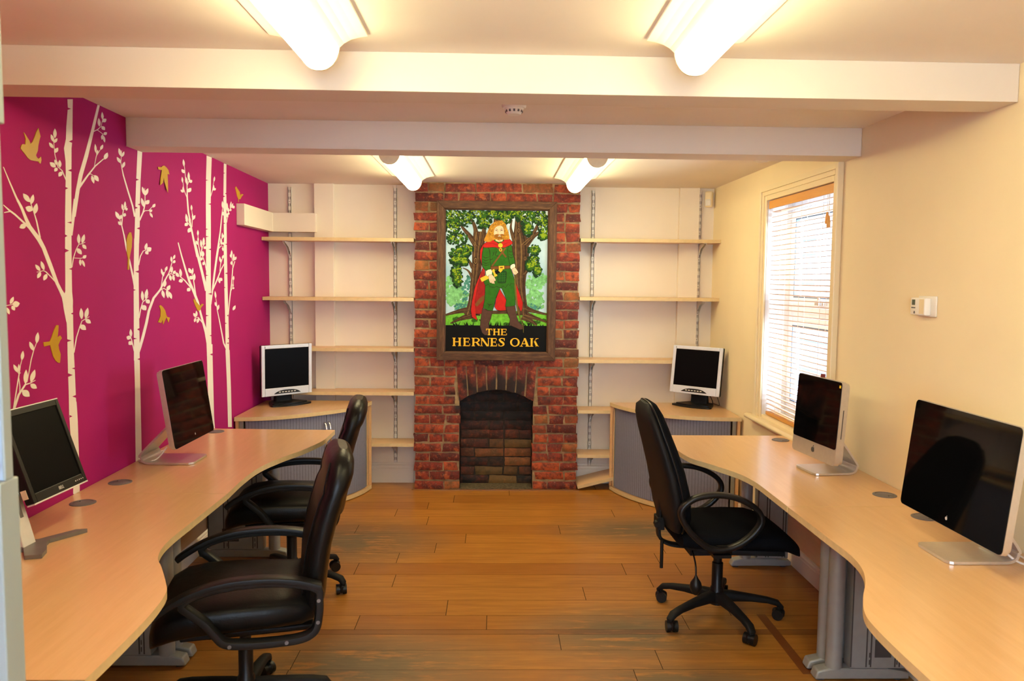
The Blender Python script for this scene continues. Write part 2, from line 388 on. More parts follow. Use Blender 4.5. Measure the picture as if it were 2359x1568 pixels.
# ---------------------------------------------------------------- window_1
def wq(mb,y0,y1,z0,z1,d0,d1,mi=0,M=None):   # box on the right wall: d = distance into the room (negative = into the reveal)
    mb.prism([(XR(y0)-d1,y0),(XR(y1)-d1,y1),(XR(y1)-d0,y1),(XR(y0)-d0,y0)],z0,z1,mi)
mb=MB()   # reveal frame: outer frame, transom, set back in the wall
D0,D1=-.21,-.15
wq(mb,WY0,WY0+.05,WZ0,WZ1,D0,D1); wq(mb,WY1-.05,WY1,WZ0,WZ1,D0,D1); wq(mb,WY0+.05,WY1-.05,WZ0,WZ0+.05,D0,D1); wq(mb,WY0+.05,WY1-.05,WZ1-.06,WZ1,D0,D1); wq(mb,WY0+.05,WY1-.05,1.40,1.46,D0,D1)
w1=struct(mb.build('window_1',UPVC,bevel=.004),'white framed window in the cream wall')
mb=MB()
for z0,z1 in ((1.465,2.05),(.82,1.395)):
    a,b=WY0+.055,WY1-.055
    wq(mb,a,a+.05,z0,z1,-.185,-.138); wq(mb,b-.05,b,z0,z1,-.185,-.138); wq(mb,a+.05,b-.05,z0,z0+.05,-.185,-.138); wq(mb,a+.05,b-.05,z1-.05,z1,-.185,-.138)
mb.build('sash',UPVC,w1,bevel=.004)
mb=MB()
for z0,z1 in ((1.515,2.0),(.87,1.345)): wq(mb,WY0+.10,WY1-.10,z0,z1,-.168,-.162)
mb.build('glass',GLASS,w1)
mb=MB()
for z0,z1 in ((1.515,2.0),(.87,1.345)):
    a,b=WY0+.105,WY1-.105
    wq(mb,a,a+.008,z0,z1,-.161,-.1375); wq(mb,b-.008,b,z0,z1,-.161,-.1375); wq(mb,a,b,z1-.008,z1,-.161,-.1375); wq(mb,a,b,z0,z0+.008,-.161,-.1375)
mb.build('gasket',plain('blue_grey_gasket',(.12,.17,.26),.6),w1)
mb=MB(); wq(mb,4.34,4.46,1.478,1.50,-.1375,-.115); wq(mb,4.38,4.40,1.478,1.53,-.115,-.105); mb.build('handle',CHROME,w1,bevel=.003)
mb=MB()   # moulded architrave
def arch(o,i,t): # outer offset o, inner offset i, thickness t
    wq(mb,WY0-o,WY0-i,.748,WZ1+o-.0,.0005,t); wq(mb,WY1+i,WY1+o,.748,WZ1+o,.0005,t); wq(mb,WY0-i,WY1+i,WZ1+i,WZ1+o,.0005,t)
arch(.085,.055,.032); arch(.055,.03,.022); arch(.03,.0,.014)
mb.build('architrave',TRIM,w1,bevel=.004)
mb=MB(); prof=[(-.15,.715),(.045,.715),(.058,.722),(.062,.732),(.058,.742),(.045,.748),(-.15,.748)]
ya,yb=WY0-.14,WY1+.165
mb.add([(XR(ya)-d,ya,z) for d,z in prof]+[(XR(yb)-d,yb,z) for d,z in prof],[[i,(i+1)%7,7+(i+1)%7,7+i] for i in range(7)]+[list(range(7)),list(range(7,14))],0,False)
# keep the board inside the opening behind the wall face
mb.v=[(x,min(max(y,WY0+.002),WY1-.002) if x>XR(y)+.001 else y,z) for x,y,z in mb.v]
wq(mb,WY0+.001,WY1-.001,.748,.766,-.15,-.001)
mb.build('sill_board',TRIM,w1,bevel=.003)
# wooden venetian blind, hanging inside the architrave
bl=empty('venetian_blind',(XR(4.45)+.03,4.45,2.11),0,'wooden venetian blind hanging open in the window of the cream wall','blind')
bx,by,bz=bl.location
def wl(mb,y0,y1,z0,z1,d0,d1,mi=0):
    wq(mb,y0,y1,z0,z1,d0,d1,mi)
def fin(mb,name,m,par,**k):
    mb.v=[(x-bx,y-by,z-bz) for x,y,z in mb.v]; return mb.build(name,m,par,**k)
mb=MB(); wl(mb,WY0+.004,WY1-.004,2.066,2.114,-.012,-.002); wl(mb,WY0+.006,WY0+.016,2.07,2.112,-.055,-.012); fin(mb,'valance',BLIND,bl,bevel=.003)
mb=MB(); wl(mb,WY0+.02,WY1-.02,2.08,2.112,-.06,-.016); fin(mb,'head_rail',PALEM,bl)
mb=MB(); rngb=random.Random(3)
ns=42
for i in range(ns):
    z=2.045-i*(2.045-.805)/(ns-1); tl=R(-9+rngb.uniform(-2.5,2.5)+(14 if i in (1,2,3) else 0)); tw=rngb.uniform(-.0025,.0025)
    for_y=[]
    pr=[]
    for (yy,dz) in ((WY0+.02,-tw),(WY1-.02,tw)):
        for a,zz in ((-.0175,.0004),(-.006,.0026),(.006,.0026),(.0175,.0004),(.0165,-.0022),(-.0165,-.0022)):
            pr.append((XR(yy)+.036+a*math.cos(tl),yy,z+dz+a*math.sin(tl)+zz))
    mb.add(pr,[[k,(k+1)%6,6+(k+1)%6,6+k] for k in range(6)]+[list(range(6)),list(range(6,12))])
fin(mb,'slats',SLATW,bl)
mb=MB(); wl(mb,WY0+.02,WY1-.02,.770,.790,-.056,-.018); fin(mb,'bottom_rail',BLIND,bl,bevel=.003)
mb=MB()
for yy in (4.16,4.45,4.76):
    for dx in (.0195,.0525): mb.cyl((XR(yy)+dx,yy,.785),(XR(yy)+dx,yy,2.085),.0012,6)
fin(mb,'ladder_cord',CORD,bl)
for yy,zz in ((4.065,1.955),(4.085,1.975)):
    mb=MB(); mb.cyl((XR(yy)+.008,yy,zz),(XR(yy)+.008,yy,2.075),.0014,6)
    fin(mb,'pull_cord',CORD,bl)
    mb=MB(); mb.lathe([(.003,.0),(.006,-.01),(.009,-.03),(.010,-.055),(.0085,-.062),(0.001,-.063)],(XR(yy)+.008,yy,zz),12); fin(mb,'tassel',BLIND,bl)
# neighbour outside, widened over the view and coloured dark to dim the bright sky
mb=MB(); mb.box((6.5,7.0,-1.5),(10,24,6.2)); 
for k in range(24): mb.box((6.49,7.0,-1.4+k*.3),(6.5,24,-1.385+k*.3),1)
for k in range(8):
    mb.box((6.47,10.2+k*1.6,1.2),(6.5,11.0+k*1.6,2.6),2)
struct(mb.build('wall_neighbour',[plain('dimmed_render',(.043,.047,.054),.8),plain('render_joint',(.028,.033,.043),.8),plain('dark_pane',(.022,.028,.042),.2)]),'house wall across the window view, coloured dark to dim the bright outside')
# left: glazed door leaf standing open beside the camera
mb=MB(); dx1=-.634
mb.box((-1.40,1.0,.0),(dx1,1.04,1.335)); mb.box((-1.40,1.0,1.795),(dx1,1.04,2.15)); mb.box((-1.40,1.0,1.335),(-1.3,1.04,1.795)); mb.box((dx1-.004,1.012,1.335),(dx1,1.03,1.795))
d1=struct(mb.build('door_1',TEAL,bevel=.003),'pale door leaf at the edge of the view beside the near left desk')
mb=MB(); mb.box((-1.3,1.016,1.335),(dx1-.004,1.024,1.795)); mb.build('pane',plain('sky_painted_pane',(.42,.50,.56),.15),d1)  # opaque pane, its blue paints the sky reflected between the slats
mb=MB()
for i in range(20): mb.box((-1.28,.992,1.35+i*.0222),(dx1-.0045,.999,1.353+i*.0222+(.009 if i%5==0 else .004)))
mb.build('slats',UPVC,d1)
# ---------------------------------------------------------------- brick fireplace
fp=empty('brick_fireplace',(0,YC,0),0,'exposed red brick chimney breast with sooty arched fireplace','fireplace')
CX0,CX1=-.612,.630; OX0,OX1=-.268,.288; DZ=.0728
def archz(x):
    t=(x-(OX0+OX1)/2)/((OX1-OX0)/2); return .685+.085*(1-min(1,t*t))
def brick_face(mb,xa,xb,za,zb,y,tone,poly=None,amp=.006,proud=0.):
    """rough brick: bulged, chipped front plus returns; local coordinates (y=0 is the chimney's front plane, + is deeper)"""
    nx=max(3,int((xb-xa)/.03)); nz=3; vs=[]; fs=[]
    jit=[(rng.uniform(-.006,.006),rng.uniform(-.0045,.0045)) for _ in range(4)]
    sd=Vector((rng.uniform(0,90),rng.uniform(0,90),rng.uniform(0,90)))
    for j in range(nz+1):
        for i in range(nx+1):
            u,v=i/nx,j/nz
            jx=(jit[0][0]*(1-u)*(1-v)+jit[1][0]*u*(1-v)+jit[2][0]*u*v+jit[3][0]*(1-u)*v)
            jz=(jit[0][1]*(1-u)*(1-v)+jit[1][1]*u*(1-v)+jit[2][1]*u*v+jit[3][1]*(1-u)*v)
            if poly: x,z=poly(u,v)
            else: x=xa+(xb-xa)*u+jx; z=za+(zb-za)*v+jz
            ed=min(u,1-u)*(xb-xa); ez=min(v,1-v)*(zb-za)
            e=.006 if (i in(0,nx) or j in (0,nz)) else 0
            d=noise.noise(Vector((x*28,z*28,0))+sd)*amp
            vs.append((x+noise.noise(Vector((x*40,z*40,9))+sd)*.004,y+e+d-proud,z+noise.noise(Vector((x*40,z*40,5))+sd)*.0045))
    W=nx+1
    for j in range(nz):
        for i in range(nx): fs.append((j*W+i,j*W+i+1,(j+1)*W+i+1,(j+1)*W+i))
    ring=[i for i in range(W)]+[j*W+nx for j in range(1,nz+1)]+[nz*W+i for i in range(nx-1,-1,-1)]+[j*W for j in range(nz-1,0,-1)]
    b=len(vs)
    for k in ring: vs.append((vs[k][0],y+.05,vs[k][2]))
    n=len(ring)
    for k in range(n): fs.append((ring[(k+1)%n],ring[k],b+k,b+(k+1)%n))
    mb.add(vs,fs,0,True,None,tone)
def tone(): 
    r=rng.random(); return (min(1,max(0,rng.gauss(.6,.24))),.0 if r<.86 else rng.uniform(.1,.4),0)
mb=MB(); c=0; g=.0062
z=0.0; ncourse=32
for c in range(ncourse):
    za=c*DZ+g; zb=min((c+1)*DZ-g,ZC-.004); x=CX0+rng.uniform(-.006,.006)
    first=.105 if c%2 else .215
    seq=[first]; 
    while sum(seq)+.01*len(seq)<1.3: seq.append(rng.choice([.215,.215,.105]) if rng.random()<.75 else .105)
    for w in seq:
        xa,xb=x,min(x+w+rng.uniform(-.008,.008),CX1+rng.uniform(-.006,.006)); x=xb+.0105
        if xb-xa<.03: continue
        if xb>CX1-.06 and xb<CX1-.012: xb=CX1+rng.uniform(-.006,.006); x=9
        segs=[(xa,xb)]
        zm=(za+zb)/2
        if zm<.97:
            o0,o1=(OX0,OX1) if zm<.665 else (-.297,.318)
            segs=[]
            if xa<o0-.02: segs.append((xa,min(xb,o0-(.0 if zm<.665 else .008))))
            if xb>o1+.02: segs.append((max(xa,o1+(.0 if zm<.665 else .008)),xb))
        for a,b in segs:
            if b-a>.025: brick_face(mb,a,b,za,zb,0,tone(),proud=rng.uniform(-.002,.004))
        if x>CX1-.02: break
na=8; aw=(.321+.300)/na
for i in range(na):
    xa=-.300+i*aw+.006; xb=-.300+(i+1)*aw-.006; xm=.01
    def pl(u,v,xa=xa,xb=xb):
        xt=xa+(xb-xa)*u; xbm=xm+(xt-xm)*.93; x=xbm+(xt-xbm)*v; return x,archz(x)+.003+(.968-archz(x)-.003)*v
    brick_face(mb,xa,xb,.70,.968,0,(min(1,rng.gauss(.62,.12)),0,0),pl,proud=.003)
mb.build('brickwork',BRICK,fp)
# mortar core behind the brick faces
mb=MB(); D=YB-YC-.002; y0=.011
mb.box((CX0+.006,y0,0),(OX0-.003,D,ZC-.001)); mb.box((OX1+.003,y0,0),(CX1-.006,D,ZC-.001))
xs=[OX0-.003+(OX1-OX0+.006)*i/24 for i in range(25)]
mb.prism([(x,archz(x)+.006) for x in xs]+[(OX1+.003,ZC-.001),(OX0-.003,ZC-.001)],0,1,0,Matrix(((1,0,0,0),(0,0,D-y0,y0),(0,1,0,0),(0,0,0,1))))
mb.build('mortar',MORTAR,fp)
# firebox: brick back and cheeks, ash floor
mb=MB(); yb=.165; ro=0
zz=.0
while zz<.80:
    x=OX0-(.11 if ro%2 else .0)
    while x<OX1:
        w=rng.choice([.215,.105,.215]); xa,xb=max(OX0,x),min(OX1,x+w); x+=w+.012
        if xb-xa<.03: continue
        zc=zz+.036; dark=max(0,min(.95,(zc-.30)/.20+ (.25 if xa>.1 and zc>.4 else 0)+rng.uniform(-.15,.2)))
        yel=(.85 if xb>.03 and zc<.36 else .12)*rng.uniform(.3,1.1); dk2=max(dark,rng.choice([.3,.6,.85]) if zc<.3 else max(dark,.55))
        brick_face(mb,xa,xb,zz+.004,zz+DZ-.005,yb,(rng.uniform(.3,.8),min(1,yel),dk2),amp=.007)
    zz+=DZ; ro+=1
for sx in (OX0-.0028,OX1+.0028):
    s=1 if sx<0 else -1
    mb.add([(sx,.012,0),(sx,.20,0),(sx,.20,.70),(sx,.012,.70)],[(0,1,2,3)] if s>0 else [(3,2,1,0)],0,False,None,(.3,.1,.85))
mb.build('firebox',BRICK,fp)
mb=MB(); mb.box((OX0,yb+.012,0),(OX1,D,.95)); mb.build('firebox_mortar',plain('sooted_mortar',(.030,.022,.016),.95,0,.5,30,.5),fp)
mb=MB(); mb.prism([(OX0,.0),(OX1,.0),(OX1,yb),(OX0,yb)],.0005,.010); mb.build('hearth',plain('ash_and_grit',(.10,.075,.04),.95,0,.5,60,.6),fp)
mb=MB(); mb.box((CX0-.02,-.018,.0005),(CX1+.02,-.001,.006)); mb.build('hearth_strip',wood('hearth_strip_wood',(.20,.08,.02),(.30,.12,.03),0),fp)
# ---------------------------------------------------------------- painted sign
SW=.000415
sg=empty('pub_sign',(.0045,5.892,1.003),0,'framed painted pub sign of a bearded man in green on the chimney','sign')
FW_,FH=.892,1.187
fb=.066
mb=MB()   # four mitred rails
def rail(p,prof_in):
    pass
outer=[(-FW_/2,0),(FW_/2,0),(FW_/2,FH),(-FW_/2,FH)]; inner=[(-FW_/2+fb,fb),(FW_/2-fb,fb),(FW_/2-fb,FH-fb),(-FW_/2+fb,FH-fb)]
for i in range(4):
    j=(i+1)%4; mb=MB(); q=[outer[i],outer[j],inner[j],inner[i]]
    inn=.82
    mid=[tuple(a*(1-inn)+b*inn for a,b in zip(outer[k],inner[k])) for k in (i,j)]
    vs=[(outer[i][0],.004,outer[i][1]),(outer[j][0],.004,outer[j][1]),(outer[j][0],-.03,outer[j][1]),(outer[i][0],-.03,outer[i][1]),
        (mid[0][0],-.034,mid[0][1]),(mid[1][0],-.034,mid[1][1]),(inner[i][0],-.016,inner[i][1]),(inner[j][0],-.016,inner[j][1]),(inner[i][0],.004,inner[i][1]),(inner[j][0],.004,inner[j][1])]
    mb.add(vs,[(0,1,2,3),(3,2,5,4),(4,5,7,6),(6,7,9,8),(8,9,1,0),(0,3,4,6,8),(1,9,7,5,2)])
    mb.build('frame_rail',OLDW if i%2 else OLDH,sg,bevel=.003)
mb=MB(); keys=list(P.keys()); 
def pmi(k): return keys.index(k)+1
lay=[0]
def T_(x,y,d): return ((x-1130)*SW,-.004-.000004*d,FH-fb-(y-172)*SW*.985)
def poly(pts,k,d=None,out=None,sm=0):
    lay[0]+=1; d=lay[0] if d is None else d
    if sm: pts=[p[:2] for p in spline([(x,y,0) for x,y in pts],sm,True)]
    mb.add([T_(x,y,d) for x,y in pts],[list(range(len(pts)))[::-1]],pmi(k))
    if out: ribbon([(x,y,out) for x,y in pts+[pts[0]]],'barkd')
def ribbon(pts,k,d=None,sm=0):
    lay[0]+=1; d=lay[0] if d is None else d
    if sm: pts=spline(pts,sm)
    vs=[];n=len(pts)
    for i,(x,y,w) in enumerate(pts):
        a=pts[max(i-1,0)];b=pts[min(i+1,n-1)]; dx,dy=b[0]-a[0],b[1]-a[1]; l=math.hypot(dx,dy) or 1
        vs+= [T_(x-dy/l*w/2,y+dx/l*w/2,d),T_(x+dy/l*w/2,y-dx/l*w/2,d)]
    mb.add(vs,[(2*i,2*i+1,2*i+3,2*i+2) for i in range(n-1)],pmi(k))
srng=random.Random(11)
def blobs(cx,cy,rx,ry,n,s0,s1,k,d,lim=2271):
    for _ in range(n):
        a=srng.uniform(0,6.283); r=math.sqrt(srng.random())
        x=cx+rx*r*math.cos(a); y=cy+ry*r*math.sin(a); s=srng.uniform(s0,s1); t=srng.uniform(0,3.14); e=srng.uniform(.55,.95)
        pts=[]
        for q in range(7):
            u=q/7*6.283; px=s*math.cos(u); py=s*e*math.sin(u); X=x+px*math.cos(t)-py*math.sin(t); Y=y+px*math.sin(t)+py*math.cos(t)
            pts.append((min(max(X,212),2048),min(max(Y,174),lim)))
        d+=.25
        mb.add([T_(px,py,d) for px,py in pts],[list(range(7))[::-1]],pmi(k))
    return d
mb.add([T_(210,172,0),T_(2050,172,0),T_(2050,2745,0),T_(210,2745,0)],[(3,2,1,0)],0)
poly([(210,2080),(700,1990),(1400,2000),(2050,2030),(2050,2275),(210,2275)],'grass')
for cx,cy,rx,ry,n in ((350,1550,140,190,60),(470,1800,200,170,90),(330,1750,120,130,40),(1800,1500,140,160,60),(1850,1800,170,170,110),(1970,1400,70,120,40),(1780,1950,120,90,60)): lay[0]=blobs(cx,cy,rx,ry,n,18,50,'far',lay[0]+2)
lay[0]+=3
for cx,cy,rx,ry,n in ((580,1600,80,110,30),(580,1900,70,160,40),(440,1930,80,60,25),(1800,1930,130,60,30),(620,1430,50,60,15)): lay[0]=blobs(cx,cy,rx,ry,n,10,32,'teal',lay[0]+1)
lay[0]+=2
for i in range(14): blobs(srng.uniform(230,2030),srng.uniform(2150,2260),60,25,6,12,40,'leafm',lay[0]+1); lay[0]+=2
lay[0]+=2
# trees
TR=[[(690,2080,300),(715,1850,190),(740,1500,165),(770,1200,175),(785,950,195),(800,760,210),(830,560,240)],[(770,820,120),(650,650,85),(530,510,55),(480,430,25)],[(775,720,100),(745,520,75),(700,390,55),(640,300,28)],[(850,800,110),(890,600,90),(905,430,40)],[(700,1220,70),(630,1090,45),(560,1000,20)],[(690,1390,60),(620,1275,34),(520,1220,15)],[(690,1990,130),(480,2010,80),(215,2085,34)],[(730,2070,150),(490,2150,70),(300,2240,24)],
[(1610,2080,230),(1595,1800,160),(1560,1500,190),(1560,1200,260),(1560,950,310),(1545,700,270),(1520,500,160),(1510,280,95)],[(1620,800,170),(1780,640,85),(1900,560,52),(1970,500,20)],[(1740,670,80),(1840,480,55),(1890,320,28)],[(1450,720,90),(1380,500,45),(1400,340,22)],[(1620,1340,80),(1700,1250,42),(1790,1205,15)],[(1640,1950,130),(1800,2000,66),(2045,2060,34)],[(1650,2070,130),(1850,2130,66),(2045,2200,34)],[(1600,2100,130),(1760,2180,76),(1870,2260,34)],[(1150,640,220),(1140,270,120)],[(1050,2030,60),(1350,2020,70)]]
for t in TR: ribbon(t,'bark',None,5)
for t in TR:
    for s in (-.28,.05,.3):
        ribbon([(x+w*s,y+rng.uniform(-8,8),max(4,w*.07)) for x,y,w in t],'barkl' if s!=.3 else 'barkd',None,5)
for cx,cy,r in ((750,1090,60),(1520,530,45),(1640,1040,40)):
    for rr,k in ((r,'barkd'),(r*.75,'barkl'),(r*.5,'bark')): poly([(cx+rr*.7*math.cos(a*.5236),cy+rr*1.25*math.sin(a*.5236)) for a in range(12)],k)
# foliage in three tones
FO=[(330,280,150,110),(330,480,130,150),(540,330,170,150),(760,260,170,110),(900,400,120,110),(1080,250,170,80),(1270,300,120,130),(1450,230,140,70),(1650,300,160,140),(1680,500,90,120),(1850,280,170,130),(1960,480,90,200),(1960,640,80,60),(420,690,190,110),(560,900,150,110),(450,960,170,110),(400,1080,120,70),(540,1110,70,70),(400,1290,90,130),(430,1440,80,130),(1800,890,100,90),(1790,1110,110,130),(1860,1270,70,90),(1730,1180,80,80)]
d0=lay[0]+2
blobs_=blobs
for cx,cy,rx,ry in FO: d0=blobs(cx,cy,rx*1.1,ry*1.1,70,14,36,'leafd',d0)
for cx,cy,rx,ry in FO: d0=blobs(cx+10,cy-12,rx*.95,ry*.9,44,10,26,'leafm',d0)
for cx,cy,rx,ry in FO: d0=blobs(cx+14,cy-22,rx*.75,ry*.65,20,8,22,'leafl',d0)
lay[0]=d0+6
# band of black with grass tips
poly([(210,2271),(2050,2271),(2050,2745),(210,2745)],'black')
for i in range(44):
    x=srng.uniform(220,2040); w=srng.uniform(14,30); h=srng.uniform(30,95); ln=srng.uniform(-50,50)
    poly([(x-w/2,2275),(x+w/2,2275),(x+ln,2271-h)],'black')
# the man
poly([(1000,740),(880,790),(830,900),(830,1040),(880,1220),(800,1420),(740,1570),(690,1820),(668,2000),(690,2120),(790,2180),(755,2055),(850,2062),(885,1900),(930,1500),(900,1000)],'red',None,7)
poly([(880,1240),(940,1450),(935,1750),(870,2060),(765,2045),(745,1830),(790,1560)],'dred',None,5)
ribbon([(760,1910,60),(850,1800,75),(930,1730,50)],'strap' if 'strap' in P else 'leath')
poly([(1190,1600),(1130,1760),(1100,1930),(1140,1985),(1200,2000),(1300,1990),(1310,1800)],'red',None,6)
poly([(1470,1460),(1560,1700),(1612,1850),(1600,1970),(1575,2010),(1520,1900),(1480,1700)],'red',None,6)
for a in ([(930,1470),(1190,1490),(1190,1600),(1115,1780),(1100,1870),(1062,2000),(980,1995),(890,1950),(920,1780)],[(1185,1490),(1450,1470),(1470,1700),(1475,1895),(1380,1930),(1292,1922),(1312,1790)]): poly(a,'green',None,8)
ribbon([(960,1865,4),(1005,1895,14),(1070,1872,4)],'barkd'); ribbon([(1005,1890,12),(995,1960,3)],'barkd')
poly([(880,1955),(980,2000),(1062,2005),(1030,2150),(990,2250),(1003,2320),(975,2450),(925,2452),(875,2405),(840,2290),(850,2150)],'boot',None,6)
poly([(1298,1930),(1470,1905),(1500,2100),(1535,2200),(1615,2270),(1612,2335),(1560,2342),(1480,2305),(1370,2260),(1382,2150),(1330,2030)],'boot',None,6)
poly([(880,850),(1050,830),(1200,860),(1290,830),(1392,790),(1400,1000),(1370,1200),(1430,1350),(1472,1500),(1390,1500),(1375,1545),(1345,1500),(1290,1580),(1250,1545),(1215,1590),(1130,1550),(1090,1575),(1010,1560),(990,1515),(930,1545),(900,1480),(985,1270),(1020,1150),(1000,1000)],'green',None,8)
for a in ([(1000,900),(1010,950),(1000,1010)],[(1080,930),(1060,1000)],[(1130,910),(1110,990),(1200,1000)],[(1340,920),(1330,980)],[(1000,1080),(1060,1050)]): ribbon([(x,y,9) for x,y in a],'barkd',None,4)
poly([(905,830),(872,930),(862,1080),(880,1200),(940,1262),(1032,1240),(1015,1100),(1005,950),(985,860)],'green',None,8,3)
poly([(1335,830),(1395,800),(1422,950),(1462,1120),(1390,1182),(1350,1080),(1330,950)],'green',None,8,3)
for yy in (1010,1060,1110,1150): ribbon([(880,yy,5),(930,yy+25,9),(1000,yy+5,4)],'barkd',None,4)
for yy in (900,960,1010): ribbon([(1345,yy,5),(1390,yy+20,8),(1420,yy+5,4)],'barkd',None,4)
ribbon([(1030,770,32),(1180,870,32),(1300,1020,28)],'leath'); ribbon([(1290,850,26),(1200,970,26),(1045,1185,26)],'leath')
poly([(1020,1190),(1370,1172),(1372,1226),(1030,1252)],'leath',None,6)
poly([(1165,1180),(1265,1172),(1270,1240),(1170,1246)],'gold',None,5); poly([(1190,1198),(1240,1194),(1243,1220),(1193,1224)],'leath')
poly([(1160,1290),(1290,1270),(1310,1330),(1300,1460),(1280,1490),(1180,1490),(1150,1460)],'dgreen',None,6,3)
for a in range(4): ribbon([(1170+a*34,1300,9),(1180+a*30,1470,9)],'green'); ribbon([(1165,1320+a*42,9),(1298,1310+a*42,9)],'green')
ribbon([(1050,1340,70),(850,1440,76)],'gold'); ribbon([(1060,1250,60),(1090,1300,40),(1120,1370,60)],'gold',None,3); ribbon([(1105,1305,64),(1180,1270,64)],'black'); ribbon([(1180,1280,60),(1225,1235,50)],'gold')
poly([(890,790),(1000,720),(1100,690),(1300,670),(1345,680),(1400,730),(1410,775),(1285,842),(1200,850),(1050,842),(905,850)],'red',None,7,2)
ribbon([(900,800,5),(1050,770,14),(1190,830,6)],'dred',None,4); ribbon([(1380,740,5),(1290,770,14),(1210,820,6)],'dred',None,4)
poly([(1085,660),(1250,660),(1260,720),(1170,775),(1080,720)],'green',None,6)
poly([(1100,680),(1245,680),(1230,730),(1170,745),(1112,725)],'skin')
poly([(1195+44*math.cos(a*.4488),805+44*math.sin(a*.4488)) for a in range(14)],'gold',None,5); poly([(1200+30*math.cos(a*.4488),885+34*math.sin(a*.4488)) for a in range(14)],'gold',None,4); poly([(1200+16*math.cos(a*.4488),885+20*math.sin(a*.4488)) for a in range(14)],'leath')
poly([(930,1280),(1030,1240),(1050,1330),(960,1372)],'cuff',None,6,2); poly([(1378,1170),(1450,1135),(1466,1205),(1390,1242)],'cuff',None,6,2)
poly([(985,1350),(1045,1335),(1085,1375),(1115,1425),(1112,1460),(1090,1445),(1098,1510),(1075,1500),(1050,1502),(1030,1485),(1012,1492),(992,1430)],'skin',None,5)
for x in (1020,1045,1070): ribbon([(x,1420,3),(x+14,1490,4)],'barkd')
poly([(1400,1240),(1460,1202),(1500,1250),(1522,1292),(1500,1318),(1465,1342),(1425,1315)],'skin',None,5); ribbon([(1450,1275,4),(1490,1290,5),(1470,1315,4)],'barkd')
poly([(1050,410),(1130,365),(1200,358),(1272,400),(1312,500),(1345,600),(1355,690),(1300,702),(1262,700),(1090,700),(1000,745),(900,722),(950,600),(995,480)],'hair',None,0,3)
poly([(1088,500),(1150,452),(1215,452),(1252,500),(1258,600),(1225,670),(1120,670),(1076,600)],'skin',None,4,3)
poly([(1092,615),(1140,600),(1180,612),(1215,598),(1258,610),(1250,670),(1195,708),(1130,702),(1096,665)],'beard',None,0,3)
ribbon([(1150,640,5),(1180,632,14),(1205,640,5)],'white')
ribbon([(1100,540,6),(1120,535,14),(1142,545,6)],'barkd'); ribbon([(1190,545,6),(1212,532,14),(1240,538,6)],'barkd'); ribbon([(1095,515,4),(1125,512,9),(1150,525,5)],'barkd'); ribbon([(1185,525,5),(1210,508,9),(1240,512,4)],'barkd')
ribbon([(1155,540,4),(1145,590,5),(1172,598,5)],'beard')
for _ in range(70):
    a=srng.uniform(0,6.283); x=1165+srng.uniform(90,190)*math.cos(a); y=540+srng.uniform(110,190)*math.sin(a)
    if y>730 or y<365: continue
    r=srng.uniform(10,24); t=srng.uniform(0,6.28)
    ribbon([(x+r*math.cos(t+q*.9),y+r*math.sin(t+q*.9),7) for q in range(5)],srng.choice(['beard','gold','beard']))
ribbon([(1465,1340,16),(1470,1540,30),(1505,1900,30),(1545,2080,20),(1615,2250,13),(1625,2400,8)],'olive',None,5)
pnt=mb.build('painting',[SKYP]+[P[k] for k in keys],sg)
